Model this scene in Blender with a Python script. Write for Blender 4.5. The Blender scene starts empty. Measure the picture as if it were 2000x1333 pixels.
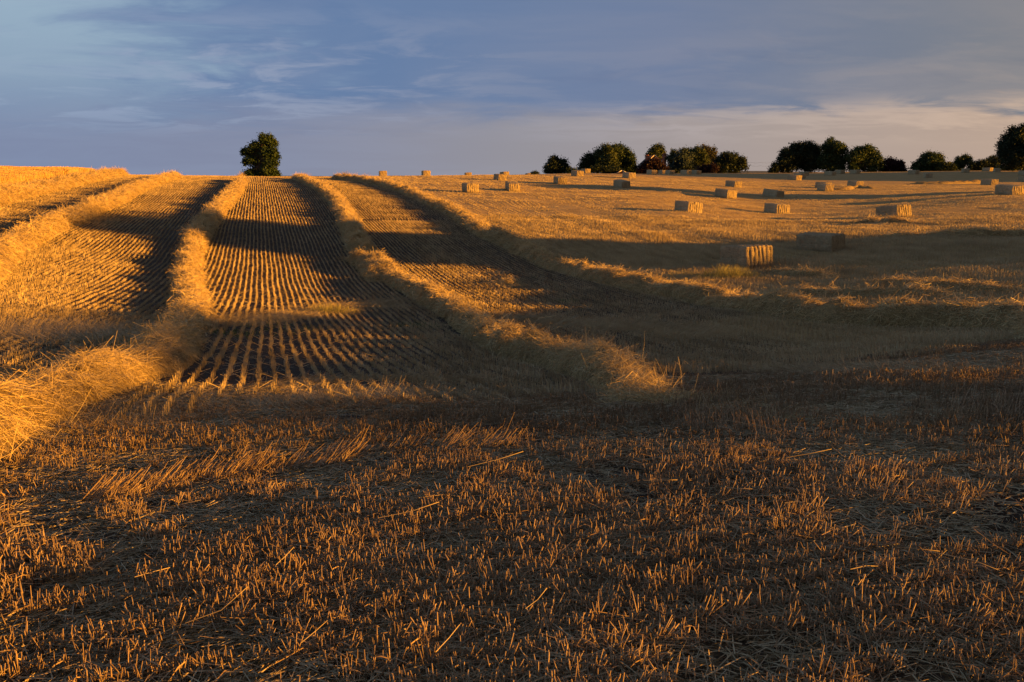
import bpy, math, random
import numpy as np
from mathutils import Vector, Matrix

# ------------------------------------------------------------------ camera, sky, sun, exposure
SC = bpy.context.scene
COL = SC.collection
F, HY, EYE = 1600.0, 345.0, 1.65          # focal length in photograph pixels, horizon row, eye height
PITCH = math.atan((666.5-HY)/F)
SUN_AZ, SUN_EL = math.radians(105), math.radians(7.0)
cam = bpy.data.cameras.new('camera'); cam_o = bpy.data.objects.new('camera', cam); COL.objects.link(cam_o)
cam.sensor_fit = 'HORIZONTAL'; cam.sensor_width = 36.0; cam.lens = 36.0*F/2000.0
cam.clip_start = 0.05; cam.clip_end = 20000
cam_o.location = (0, 0, EYE); cam_o.rotation_euler = (math.pi/2-PITCH, 0, 0)
SC.camera = cam_o
SC.view_settings.view_transform = 'Standard'; SC.view_settings.look = 'None'
SC.view_settings.exposure = 1.85; SC.view_settings.gamma = 1.0; SC.view_settings.use_curve_mapping = False
SC.cycles.max_bounces = 5; SC.cycles.diffuse_bounces = 3; SC.cycles.transparent_max_bounces = 6

SV = Vector((math.sin(SUN_AZ)*math.cos(SUN_EL), math.cos(SUN_AZ)*math.cos(SUN_EL), math.sin(SUN_EL)))
sun = bpy.data.lights.new('sun', 'SUN'); sun_o = bpy.data.objects.new('sun', sun); COL.objects.link(sun_o)
sun.energy = 5.0; sun.angle = math.radians(0.55); sun.color = (1.0, 0.42, 0.045)
sun_o.rotation_euler = SV.to_track_quat('Z', 'Y').to_euler(); sun_o.location = SV*60

class NT:                                   # small helper for node trees
    def __init__(s, t): s.t = t; t.nodes.clear()
    def n(s, kind, **kw):
        x = s.t.nodes.new(kind)
        for k, v in kw.items():
            setattr(x, k, v)
        return x
    def put(s, sock, v):
        if v is None: return
        if isinstance(v, bpy.types.NodeSocket): s.t.links.new(v, sock)
        else:
            if sock.type == 'RGBA' and not isinstance(v, (int, float)) and len(v) == 3: v = (*v, 1)
            sock.default_value = v
    def math(s, op, a, b=None, c=None, clamp=False):
        x = s.n('ShaderNodeMath', operation=op, use_clamp=clamp)
        for i, v in enumerate((a, b, c)): s.put(x.inputs[i], v)
        return x.outputs[0]
    def vm(s, op, a, b=None):
        x = s.n('ShaderNodeVectorMath', operation=op); s.put(x.inputs[0], a); s.put(x.inputs[1], b)
        return x.outputs['Value'] if op in ('DOT_PRODUCT', 'LENGTH') else x.outputs[0]
    def noise(s, vec, scale, detail=3, rough=.55, dist=0.0):
        x = s.n('ShaderNodeTexNoise'); s.put(x.inputs['Vector'], vec); x.inputs['Scale'].default_value = scale
        x.inputs['Detail'].default_value = detail; x.inputs['Roughness'].default_value = rough; x.inputs['Distortion'].default_value = dist
        return x.outputs['Fac']
    def mix(s, f, a, b, kind='MIX'):
        x = s.n('ShaderNodeMix', data_type='RGBA', blend_type=kind)
        s.put(x.inputs[0], f); s.put(x.inputs[6], a); s.put(x.inputs[7], b)
        return x.outputs[2]
    def step(s, v, lo, hi, a=0., b=1.):     # smoothstep
        x = s.n('ShaderNodeMapRange', interpolation_type='SMOOTHSTEP'); s.put(x.inputs[0], v)
        for i, q in zip((1, 2, 3, 4), (lo, hi, a, b)): s.put(x.inputs[i], q)
        return x.outputs[0]
    def ramp(s, v, stops):
        x = s.n('ShaderNodeValToRGB'); e = x.color_ramp.elements
        while len(e) < len(stops): e.new(.5)
        for k, (p, c) in zip(e, stops): k.position = p; k.color = (*c, 1)
        s.put(x.inputs[0], v); return x.outputs[0]
    def xyz(s, a, b, c):
        x = s.n('ShaderNodeCombineXYZ'); s.put(x.inputs[0], a); s.put(x.inputs[1], b); s.put(x.inputs[2], c); return x.outputs[0]

EXPK = 1.0
def lin(r, g, b):                           # sRGB 0..255 -> linear
    return tuple(EXPK*(c/255/12.92 if c/255 <= .04045 else ((c/255+.055)/1.055)**2.4) for c in (r, g, b))

def build_world():
    w = bpy.data.worlds.new('World'); SC.world = w; w.use_nodes = True
    t = NT(w.node_tree)
    tc = t.n('ShaderNodeTexCoord').outputs['Generated']
    sep = t.n('ShaderNodeSeparateXYZ'); t.put(sep.inputs[0], tc)
    X, Y, Z = sep.outputs
    el = t.math('MULTIPLY', t.math('ARCSINE', Z), 57.2958)
    hl = t.math('SQRT', t.math('ADD', t.math('MULTIPLY', X, X), t.math('MULTIPLY', Y, Y)))
    dsun = t.math('DIVIDE', t.vm('DOT_PRODUCT', tc, (math.sin(SUN_AZ), math.cos(SUN_AZ), 0)), t.math('MAXIMUM', hl, .02))
    sky = t.n('ShaderNodeTexSky', sky_type='NISHITA'); sky.sun_disc = False
    sky.sun_elevation = SUN_EL; sky.sun_rotation = SUN_AZ; sky.air_density = 1.2; sky.dust_density = 1.5
    # cloud sheet seen in perspective: coordinates on a flat layer
    inv = t.math('DIVIDE', 1.0, t.math('ADD', t.math('MAXIMUM', Z, 0.0), .10))
    pl = t.xyz(t.math('MULTIPLY', X, inv), t.math('MULTIPLY', Y, inv), 0.0)
    n1 = t.noise(t.vm('MULTIPLY', pl, (.6, .7, 1)), 1.0, 5, .55, .6)
    n2 = t.noise(t.vm('MULTIPLY', t.vm('ADD', pl, (7, 3, 0)), (1.2, 1.5, 1)), 1.0, 6, .6, .8)
    n3 = t.noise(t.vm('MULTIPLY', t.vm('ADD', pl, (1, 9, 0)), (1.5, 2.0, 1)), 1.0, 5, .62, .5)
    K = 10.0                                # Background strength is 0.1
    def c(r, g, b): return tuple(v*K for v in lin(r, g, b))
    ds = t.math('MULTIPLY_ADD', dsun, .5, .5)             # 0 away from the sun .. 1 towards it
    def rmp(stops):
        return t.ramp(ds, [(p, lin(*q)) for p, q in stops])
    sheet = rmp([(.10, (102, 130, 170)), (.30, (102, 127, 165)), (.46, (112, 127, 157)), (.62, (121, 127, 138)), (.85, (136, 128, 120)), (1., (142, 128, 114))])
    low = rmp([(.10, (124, 138, 169)), (.24, (132, 139, 163)), (.38, (150, 147, 154)), (.52, (170, 156, 150)), (.64, (186, 162, 145)), (.85, (192, 158, 126)), (1., (205, 162, 118))])
    pale = rmp([(.10, (148, 168, 196)), (.30, (150, 158, 180)), (.5, (172, 162, 160)), (.64, (200, 176, 156)), (1., (220, 180, 140))])
    clear = t.mix(t.step(el, 2., 11.), lin(132, 154, 186), lin(160, 185, 205))
    nish = t.mix(1.0, sky.outputs[0], (.1, .1, .1, 1), 'MULTIPLY')
    clear = t.mix(.12, clear, nish)
    # lower edge of the sheet
    edge = t.math('MULTIPLY_ADD', t.math('SUBTRACT', n2, .5), 2.6, t.math('MULTIPLY_ADD', t.math('SUBTRACT', n1, .5), 2.0, 4.1))
    soft = t.step(ds, .15, .6, 3.2, .7)
    f_sheet = t.step(t.math('DIVIDE', t.math('SUBTRACT', el, edge), soft), -.6, .6)
    base = t.mix(f_sheet, low, sheet)
    streak = t.math('MULTIPLY', t.step(n3, .47, .64), t.math('MULTIPLY', t.step(el, 2.0, 4.2), t.step(el, 12., 7.)))
    base = t.mix(t.math('MULTIPLY', streak, t.step(ds, .20, .42, .80, .10)), base, pale)
    band = t.math('MULTIPLY', t.math('MULTIPLY', t.step(el, 1.6, 3.2), t.step(el, 5.2, 3.9)), t.math('MULTIPLY', t.step(n3, .38, .62), t.step(ds, .33, .5)))
    base = t.mix(t.math('MULTIPLY', band, .75), base, t.mix(1., pale, (1.12, 1.08, 1.04, 1), 'MULTIPLY'))
    thin = t.step(n1, .35, .75)
    base = t.mix(t.math('MULTIPLY', thin, .22), base, pale)
    dark = t.math('MULTIPLY', t.step(n2, .52, .72), f_sheet)
    base = t.mix(t.math('MULTIPLY', dark, .22), base, t.mix(1., sheet, (.7, .76, .86, 1), 'MULTIPLY'))
    # open sky to the north-west with streaks across it
    az = t.math('MULTIPLY', t.math('ARCTAN2', X, Y), 57.2958)
    gap = t.math('MULTIPLY_ADD', t.math('SUBTRACT', n2, .5), 26., t.math('MULTIPLY_ADD', t.math('SUBTRACT', n3, .5), 24., az))
    f_gap = t.math('MULTIPLY', t.step(gap, -15., -29.), t.math('MULTIPLY', t.step(el, 1.5, 6.5), t.step(az, -170., -110.)))
    base = t.mix(t.math('MULTIPLY', f_gap, .85), base, clear)
    # overhead the sheet goes on, a little greyer
    base = t.mix(t.step(el, 14., 50., 0., .6), base, lin(68, 84, 112))
    kk = K*2**-SC.view_settings.exposure
    col = t.mix(1.0, base, (kk, kk, kk, 1), 'MULTIPLY')
    bg = t.n('ShaderNodeBackground'); t.put(bg.inputs[0], col); bg.inputs[1].default_value = .1
    out = t.n('ShaderNodeOutputWorld'); t.put(out.inputs[0], bg.outputs[0])
build_world()
random.seed(4); RNG = np.random.default_rng(4)

# ------------------------------------------------------------------ the lie of the land
def ray(px, py):
    x = (np.asarray(px, float)-1000)/F; d = (np.asarray(py, float)-666.5)/F
    c, s = math.cos(PITCH), math.sin(PITCH)
    return x/(c-d*s), (-s-d*c)/(c-d*s)      # sideways and upward slope of the ray per metre ahead
def project(X, Y, Z):
    z = Z-EYE; c, s = math.cos(PITCH), math.sin(PITCH); f = Y*c-z*s
    return 1000+F*X/f, 666.5+F*(-Y*s-z*c)/f
V = np.array([-.3, 1.0]); V /= np.hypot(*V); U = np.array([V[1], -V[0]])   # along and across the drill rows
# depth of the field below eye level: (distance, depth) tables by compass bearing from the camera
COLS = [
 (-180,[(0,1.65),(10,1.3),(40,1.0),(100,1),(700,2)]),
 (-100,[(0,1.65),(10,1.5),(30,1.2),(60,0.5),(120,0),(700,2)]),
 (-55,[(0,1.65),(4,1.75),(10,2.2),(20,2.3),(35,2.0),(60,.7),(90,-.3),(120,-.4),(200,1.5),(700,25)]),
 (-32,[(0,1.65),(3.5,1.80),(8,2.19),(14,2.6),(23,3.0),(39,2.95),(53,2.1),(70,1.3),(85,.6),(100,.0),(118,-.4),(140,-.2),(180,1.5),(300,9),(700,30)]),
 (-17.35,[(0,1.65),(3.2,1.75),(6.3,2.05),(10.5,2.6),(15.7,3.15),(21,3.65),(26,3.95),(31,4.1),(40,4.0),(50,3.3),(59,2.65),(67,2.1),(84,1.12),(105,.35),(126,.03),(150,.5),(210,3.2),(320,9),(700,32)]),
 (0,[(0,1.65),(3,1.72),(6,1.95),(10,2.65),(15,3.4),(20,3.9),(30,4.3),(40,4.1),(48,3.7),(64,2.75),(85,1.7),(105,1.05),(125,.4),(145,-.25),(165,-.3),(210,.8),(320,6),(700,25)]),
 (10,[(0,1.65),(3,1.67),(6,1.88),(10,2.5),(15,3.25),(20,3.7),(28,4.05),(36,4.05),(45,3.75),(60,3.05),(80,2.2),(100,1.7),(118,1.3),(140,.45),(170,-.35),(220,-.8),(300,-.6),(700,6)]),
 (17.35,[(0,1.65),(3,1.645),(6.3,1.83),(10.5,2.48),(15.7,3.2),(25,3.7),(36.7,3.85),(44,3.65),(59,3.2),(70,3.1),(80,3.05),(101,2.6),(117,2.2),(131,1.8),(157,.75),(180,.1),(210,-.4),(262,-1.0),(330,-1.2),(700,2)]),
 (32,[(0,1.65),(3.5,1.58),(7,1.70),(12,2.15),(18.6,2.85),(30,3.05),(47,2.85),(70,2.3),(95,1.85),(130,1.6),(155,1.3),(177,.95),(206,-.4),(236,-1.2),(290,-1.9),(350,-2.2),(700,-1)]),
 (60,[(0,1.65),(4,1.48),(8,1.48),(15,1.80),(25,2.1),(45,2.1),(80,1.7),(130,1.3),(200,.6),(700,1)]),
 (100,[(0,1.65),(6,1.35),(15,1.2),(30,1.1),(60,1.2),(120,1.2),(700,1)]),
 (140,[(0,1.65),(6,1.3),(15,1.15),(30,1.0),(60,.8),(120,.8),(700,1)]),
 (180,[(0,1.65),(10,1.3),(40,1.0),(100,1),(700,2)]),
]
def hermite(xs, ys, x):
    xs = np.array(xs, float); ys = np.array(ys, float)
    h = np.diff(xs); d = np.diff(ys)/h; m = np.zeros_like(ys)
    m[1:-1] = (d[:-1]*h[1:]+d[1:]*h[:-1])/(h[:-1]+h[1:]); m[0] = d[0]; m[-1] = d[-1]
    i = np.clip(np.searchsorted(xs, x, side='right')-1, 0, len(xs)-2)
    t = np.clip((x-xs[i])/h[i], 0, 1); t2 = t*t; t3 = t2*t
    return (2*t3-3*t2+1)*ys[i]+(t3-2*t2+t)*h[i]*m[i]+(-2*t3+3*t2)*ys[i+1]+(t3-t2)*h[i]*m[i+1]
RG = np.concatenate([np.linspace(0, 2, 10)[:-1], np.geomspace(2, 700, 420)])
PHG = np.arange(-180, 180.01, .5)
def build_grid():
    cols = np.array([hermite([t[0] for t in tab], [t[1] for t in tab], RG) for _, tab in COLS]); a = [p for p, _ in COLS]
    out = np.zeros((len(PHG), len(RG)))
    for j in range(len(RG)): out[:, j] = hermite(a, cols[:, j], PHG)
    k = np.exp(-(np.arange(-16, 17)/7.)**2); k /= k.sum()
    pad = np.concatenate([out[-17:-1], out, out[1:17]])
    for j in range(len(RG)): out[:, j] = np.convolve(pad[:, j], k, 'valid')
    k = np.exp(-(np.arange(-12, 13)/5.)**2); k /= k.sum()
    pad = np.pad(out, ((0, 0), (12, 12)), mode='edge')
    for i in range(len(PHG)): out[i] = np.convolve(pad[i], k, 'valid')
    return out
HG = build_grid()
def vnoise(x, y, seed=0):
    xi = np.floor(x).astype(np.int64); yi = np.floor(y).astype(np.int64)
    fx = x-xi; fy = y-yi; fx = fx*fx*(3-2*fx); fy = fy*fy*(3-2*fy)
    def h(a, b):
        n = (a*374761393+b*668265263+seed*974711) & 0x7fffffff
        n = ((n ^ (n >> 13))*1274126177) & 0x7fffffff
        return ((n ^ (n >> 16)) & 0xffff)/65535.0
    return (h(xi, yi)*(1-fx)+h(xi+1, yi)*fx)*(1-fy)+(h(xi, yi+1)*(1-fx)+h(xi+1, yi+1)*fx)*fy-.5
def depth(X, Y):
    r = np.hypot(X, Y); ph = np.degrees(np.arctan2(X, Y))
    fi = np.clip((ph+180)/.5, 0, len(PHG)-1.001); i = fi.astype(int); fi = fi-i
    j = np.clip(np.searchsorted(RG, r, side='right')-1, 0, len(RG)-2)
    fj = np.clip((r-RG[j])/(RG[j+1]-RG[j]), 0, 1)
    return (HG[i, j]*(1-fi)+HG[i+1, j]*fi)*(1-fj)+(HG[i, j+1]*(1-fi)+HG[i+1, j+1]*fi)*fj
FIX = None                                   # small corrections so that each bale stands where the photograph has it
def warp(X, Y): return np.degrees(np.arctan2(X, Y))/4.5, np.log(np.maximum(np.hypot(X, Y), .5))/.13
def ground(X, Y):
    X = np.asarray(X, float); Y = np.asarray(Y, float)
    u = U[0]*X+U[1]*Y; r = np.hypot(X, Y)
    n = .10*vnoise(X/5.3+9, Y/5.3, 1)*np.clip((r-4)/10, 0, 1)+.05*vnoise(X/1.7, Y/1.7, 2)*np.clip((r-2)/6, 0, 1)
    m = np.clip((u-15)/8, 0, 1)*np.clip((150-r)/60, 0, 1)           # drifts across the slope right of the windrows
    n = n+m*(.36*vnoise(X/9+.25*Y/3, Y/2.6-.1*X/2.6, 5)+.14*vnoise(X/4+3, Y/1.3, 6))
    if FIX is not None:
        a, b = warp(X, Y); s = np.zeros_like(X)
        for (p, q, w) in FIX: s = s+w*np.exp(-((a-p)**2+(b-q)**2))
        n = n+s
    return EYE-depth(X, Y)+n
def cast(px, py, lift=0., far=600):
    """where the line of sight through photograph pixels meets the field"""
    px = np.atleast_1d(np.asarray(px, float)); py = np.atleast_1d(np.asarray(py, float))
    a, b = ray(px, py); ys = np.geomspace(1.2, far, 1200); out = []
    for ai, bi in zip(a, b):
        d = EYE+bi*ys-ground(ai*ys, ys)-lift
        k = np.nonzero(d < 0)[0]; k = k[0] if len(k) else int(np.argmin(d))
        out.append((ai*ys[k], ys[k]))
    return np.array(out)

# straw bales: left, right, top, base pixel, and whether the base shows (1) or lies behind a rise (0)
BALES = [
 (740.7,755.5,333.8,344.8,1,'bale standing alone at the left end of the skyline row'),
 (823.8,840.5,334.0,344.7,1,'bale on the skyline, second from the left end'),
 (907,921.8,335.8,341.5,0,'bale half sunk behind the crest, third from the left on the skyline'),
 (978,992.5,334.8,341.8,0,'dark bale on the crest just above a lit bale'),
 (966.8,986,341.5,353.3,1,'lit bale just below the crest, under the dark skyline bale'),
 (905.5,932,358.5,376,1,'left one of two lit bales side by side on the upper slope'),
 (986.8,1015,357,373,1,'right one of two lit bales side by side on the upper slope'),
 (1083.8,1103.8,346.8,360,1,'lit bale on the slope below the lone round bush'),
 (1118.8,1135.8,334.8,345,1,'small lit bale right of the lone round bush'),
 (1136,1150.8,331,338.5,1,'dim bale under the left edge of the first tree clump'),
 (1026.8,1040,338.8,341.8,0,'bale nearly hidden by the crest beside a tiny shrub'),
 (1218,1238,338,348.8,1,'lit bale right of the small gabled shed'),
 (1201,1226.8,353.8,367,1,'lit bale on the slope below the small gabled shed'),
 (1263.8,1281.8,333,341.8,1,'dim bale in front of the copper beech by the house'),
 (1287.5,1300,334.8,340,1,'low dim bale partly behind another at the foot of the house'),
 (1299.5,1317.5,333,341.5,1,'dim bale under the tall brick chimney'),
 (1331.5,1348,333,341.8,1,'dim bale in front of the bluish tree'),
 (1352.5,1367,334.8,341.5,1,'dim bale in front of the broad yellow green tree'),
 (1420.8,1442.5,354.8,366.5,1,'lit bale below the round dark dome tree'),
 (1401.8,1431,372,387,1,'shaded bale lying in the long shadow strip'),
 (1320.8,1365.8,393.8,416.5,1,'large lit bale alone in the middle of the golden slope'),
 (1493.5,1523.7,371.6,386.4,1,'shaded bale tilted on a rough patch of straw'),
 (1496,1536,401,420,1,'half lit bale below the tilted shaded bale'),
 (1594,1620.7,357.5,368,1,'rear bale of two overlapping bales'),
 (1596.5,1626,362,373.4,1,'front bale of two overlapping bales'),
 (1656.8,1682.3,354.7,366,1,'lit bale beside a low heap of loose straw'),
 (1721,1770.7,403,427,1,'large bale with shaggy top behind a line of tall stubble'),
 (1561,1644.3,453,490.4,1,'big shaded bale seen on its corner, right of the nearest bale'),
 (1410.8,1503.7,480,522,1,'nearest and biggest bale with deep grooves on its lit end'),
 (1772.5,1795.6,333,341.8,1,'dim bale by the right copper coloured bush'),
 (1800,1824,339.6,348,1,'dark bale in shade below the pair of green bushes'),
 (1875.9,1895,328.8,336,1,'dim bale under the small thin crowned tree'),
 (1920.5,1937,329,335,1,'dim bale partly behind another below the hedge'),
 (1934.6,1958,329.8,338.3,1,'dim bale in front of the hedge near the right edge'),
 (1994,2010,334.7,343.8,1,'upper bale cut off by the right edge of the photo'),
 (1990,2015,346,356,1,'lower dark bale cut off by the right edge of the photo'),
 (1916.4,1946.7,351,362.3,1,'lit bale near the right edge above the large dusky bale'),
 (1948,1993,361.6,380.2,1,'large dusky bale near the right edge'),
 (1541.9,1561,343,352.8,1,'front bale of three in a close row before the dark wood'),
 (1552,1570,340,348.8,1,'middle bale of three in a close row before the dark wood'),
 (1560,1579.8,335.9,344,1,'rear bale of three in a close row before the dark wood'),
 (1611.5,1630,335.4,343.5,1,'dim bale below the tallest tree of the dark wood'),
 (1632.5,1648,335,340,1,'small dim bale just right of the one under the tallest tree'),
 (1661.9,1677.5,336.5,340,1,'flat looking bale under the round tree right of the wood'),
]
def bale_spots():
    out = []
    for l, r, t, b, vis, lab in BALES:
        h = b-t; w = r-l
        Y = F*.96/h if (h > 7.6 and vis) else F*1.62/max(w, 12)
        fixed = len(out) in (5, 6, 20, 22, 26, 27, 28, 37)
        Y = {5: 86., 6: 92., 27: 40., 28: 35.5, 26: 62., 20: 66., 22: 74., 37: 82.}.get(len(out), Y)
        a, d = ray((l+r)/2, b-.06*h)
        if vis and not fixed:                # among plausible distances take the one where the field is nearest to the line of sight
            ys = Y*np.linspace(.78, 1.4, 70)
            e = np.abs(EYE+d*ys-ground(a*ys, ys))+.5*np.abs(np.log(ys/Y)); Y = float(ys[np.argmin(e)])
        out.append([float(a)*Y, Y, float(EYE+d*Y), vis])
    return out
SPOTS = bale_spots()
def solve_fix():
    global FIX
    P = [s for s in SPOTS if s[3]]
    x = np.array([p[0] for p in P]); y = np.array([p[1] for p in P]); z = np.array([p[2] for p in P])
    d = z-ground(x, y); a, b = warp(x, y)
    K = np.exp(-((a[:, None]-a[None])**2+(b[:, None]-b[None])**2))+np.eye(len(P))*.25
    w = np.linalg.solve(K, d); FIX = list(zip(a, b, w))
    return d, z-ground(x, y)
FIXRES = solve_fix()

# ------------------------------------------------------------------ helpers for meshes, materials, scattering
def new_mesh(name, verts, faces, mat=None, smooth=False):
    me = bpy.data.meshes.new(name)
    verts = np.asarray(verts, np.float32); n = len(verts)
    if isinstance(faces, np.ndarray):
        k = faces.shape[1]; flat = faces.astype(np.int32).ravel(); nf = len(faces)
        me.vertices.add(n); me.vertices.foreach_set('co', verts.ravel())
        me.loops.add(len(flat)); me.loops.foreach_set('vertex_index', flat)
        me.polygons.add(nf); me.polygons.foreach_set('loop_start', np.arange(nf, dtype=np.int32)*k)
        me.polygons.foreach_set('loop_total', np.full(nf, k, np.int32))
        me.update(calc_edges=True)
    else:
        me.from_pydata(verts.tolist(), [], faces); me.update()
    if smooth: me.polygons.foreach_set('use_smooth', np.ones(len(me.polygons), bool))
    if mat: me.materials.append(mat)
    return me
def link(name, data, parent=None, loc=None, rot=None):
    o = bpy.data.objects.new(name, data); COL.objects.link(o)
    if parent: o.parent = parent
    if loc is not None: o.location = loc
    if rot is not None: o.rotation_euler = rot
    return o
def tag(o, label=None, cat=None, group=None, kind=None):
    for k, v in (('label', label), ('category', cat), ('group', group), ('kind', kind)):
        if v: o[k] = v
    return o

def straw_mat(name, cols, rough=.55, spread=.35, transl=0.0, fibre=60.):
    """dry straw: colour differs from piece to piece and along its length"""
    m = bpy.data.materials.new(name); m.use_nodes = True; t = NT(m.node_tree)
    oi = t.n('ShaderNodeObjectInfo').outputs['Random']
    tc = t.n('ShaderNodeTexCoord').outputs['Object']
    nz = t.noise(tc, fibre, 2)
    nz2 = t.noise(t.n('ShaderNodeNewGeometry').outputs['Position'], .55, 3)
    f = t.math('ADD', t.math('MULTIPLY', oi, spread), t.math('ADD', t.math('MULTIPLY', nz, .55), t.math('MULTIPLY', nz2, .45)))
    c = t.ramp(t.math('MULTIPLY', f, .75), [(.25, cols[0]), (.5, cols[1]), (.78, cols[2])])
    p = t.n('ShaderNodeBsdfPrincipled'); t.put(p.inputs['Base Color'], c); p.inputs['Roughness'].default_value = rough
    p.inputs['Specular IOR Level'].default_value = .25
    sh = p.outputs[0]
    if transl:
        tr = t.n('ShaderNodeBsdfTranslucent'); t.put(tr.inputs[0], c)
        mx = t.n('ShaderNodeMixShader'); mx.inputs[0].default_value = transl
        t.t.links.new(sh, mx.inputs[1]); t.t.links.new(tr.outputs[0], mx.inputs[2]); sh = mx.outputs[0]
    o = t.n('ShaderNodeOutputMaterial'); t.t.links.new(sh, o.inputs[0])
    return m
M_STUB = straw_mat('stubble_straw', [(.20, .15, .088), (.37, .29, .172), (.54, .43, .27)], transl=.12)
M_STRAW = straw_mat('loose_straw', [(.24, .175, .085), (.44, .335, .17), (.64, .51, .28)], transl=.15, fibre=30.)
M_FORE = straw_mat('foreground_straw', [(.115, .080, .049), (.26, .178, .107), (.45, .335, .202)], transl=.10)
M_LITTER = straw_mat('straw_litter', [(.17, .13, .08), (.30, .24, .15), (.44, .36, .23)])
M_GRAIN = straw_mat('ripe_grain', [(.34, .22, .08), (.52, .36, .14), (.66, .48, .22)], transl=.12)
M_WEED = straw_mat('green_weed', [(.03, .06, .02), (.05, .10, .03), (.10, .16, .05)], transl=.2)
M_GRASS = straw_mat('yellow_green_grass', [(.20, .19, .06), (.30, .27, .09), (.44, .36, .15)], transl=.2)

def plain_mat(name, fn):
    m = bpy.data.materials.new(name); m.use_nodes = True; t = NT(m.node_tree)
    p = t.n('ShaderNodeBsdfPrincipled'); o = t.n('ShaderNodeOutputMaterial'); t.t.links.new(p.outputs[0], o.inputs[0])
    p.inputs['Specular IOR Level'].default_value = .15; p.inputs['Roughness'].default_value = .9
    fn(t, p, t.n('ShaderNodeTexCoord').outputs['Object'])
    return m
def bump(t, p, h, strength=.5, dist=.02):
    b = t.n('ShaderNodeBump'); b.inputs['Strength'].default_value = strength; b.inputs['Distance'].default_value = dist
    t.put(b.inputs['Height'], h); t.t.links.new(b.outputs[0], p.inputs['Normal'])

def ribbons(rng, p0, d, length, width, bend=.0, droop=0.0, segs=2):
    """flat blades from p0 along d; returns vertices and quads"""
    n = len(p0); d = d/np.linalg.norm(d, axis=1, keepdims=True)
    side = np.cross(d, rng.normal(size=(n, 3))); side /= np.linalg.norm(side, axis=1, keepdims=True)
    bv = np.cross(d, side)*(rng.normal(size=(n, 1))*bend)
    vs = []
    for k in range(segs+1):
        f = k/segs
        c = p0+d*(length*f)[:, None]+bv*(length*f*f)[:, None]
        c[:, 2] -= droop*length*f*f
        w = (width*(1-.35*f))[:, None]*.5
        vs += [c-side*w, c+side*w]
    v = np.stack(vs, 1).reshape(-1, 3); K = 2*(segs+1)
    q = np.array([[2*k, 2*k+1, 2*k+3, 2*k+2] for k in range(segs)])
    f = (np.arange(n)[:, None, None]*K+q[None]).reshape(-1, 4)
    return v, f
def tubes(rng, p0, d, length, rad, sides=4, bend=.05):
    """round straws with a cut top"""
    n = len(p0); d = d/np.linalg.norm(d, axis=1, keepdims=True)
    a = np.cross(d, np.tile([[.3, .9, .1]], (n, 1))); a /= np.linalg.norm(a, axis=1, keepdims=True); b = np.cross(d, a)
    bv = a*(rng.normal(size=(n, 1))*bend)
    ang = np.arange(sides)*2*math.pi/sides; vs = []
    for f in (0., .55, 1.):
        c = p0+d*(length*f)[:, None]+bv*(length*f*f)[:, None]
        ring = (a[:, None]*np.cos(ang)[None, :, None]+b[:, None]*np.sin(ang)[None, :, None])*rad[:, None, None]
        vs.append(c[:, None]+ring)
    v = np.concatenate(vs, 1); K = 3*sides
    q = [[k*sides+i, k*sides+(i+1) % sides, (k+1)*sides+(i+1) % sides, (k+1)*sides+i] for k in (0, 1) for i in range(sides)]
    if sides == 4: q.append([2*sides, 2*sides+1, 2*sides+2, 2*sides+3])
    q = np.array(q); f = (np.arange(n)[:, None, None]*K+q[None]).reshape(-1, 4)
    return v.reshape(-1, 3), f
def join(parts):
    vs, fs, o = [], [], 0
    for v, f in parts: vs.append(v); fs.append(f+o); o += len(v)
    return np.concatenate(vs), np.concatenate(fs)
def dirs(rng, n, elev_lo, elev_hi, az=None, azs=math.pi):
    e = np.radians(rng.uniform(elev_lo, elev_hi, n)); a = rng.uniform(-azs, azs, n)+(0 if az is None else az)
    return np.stack([np.cos(e)*np.cos(a), np.cos(e)*np.sin(a), np.sin(e)], 1)

def variant_collection(name, meshes):
    c = bpy.data.collections.new(name)
    for i, me in enumerate(meshes): c.objects.link(bpy.data.objects.new('%s_%s' % (name, chr(97+i)), me))
    return c
GROUPS = {}
def scatter_group(coll):
    if coll.name in GROUPS: return GROUPS[coll.name]
    g = bpy.data.node_groups.new('scatter_'+coll.name, 'GeometryNodeTree')
    g.interface.new_socket('Geometry', in_out='INPUT', socket_type='NodeSocketGeometry')
    g.interface.new_socket('Geometry', in_out='OUTPUT', socket_type='NodeSocketGeometry')
    N = g.nodes; L = g.links
    gi, go = N.new('NodeGroupInput'), N.new('NodeGroupOutput')
    ci = N.new('GeometryNodeCollectionInfo'); ci.inputs['Collection'].default_value = coll
    ci.inputs['Separate Children'].default_value = True; ci.inputs['Reset Children'].default_value = True
    ip = N.new('GeometryNodeInstanceOnPoints'); ip.inputs['Pick Instance'].default_value = True
    def attr(n, t):
        a = N.new('GeometryNodeInputNamedAttribute'); a.data_type = t; a.inputs['Name'].default_value = n; return a.outputs['Attribute']
    L.new(gi.outputs[0], ip.inputs['Points']); L.new(ci.outputs[0], ip.inputs['Instance'])
    L.new(attr('idx', 'INT'), ip.inputs['Instance Index'])
    L.new(attr('rot', 'FLOAT_VECTOR'), ip.inputs['Rotation']); L.new(attr('scl', 'FLOAT_VECTOR'), ip.inputs['Scale'])
    L.new(ip.outputs[0], go.inputs[0]); GROUPS[coll.name] = g
    return g
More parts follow.
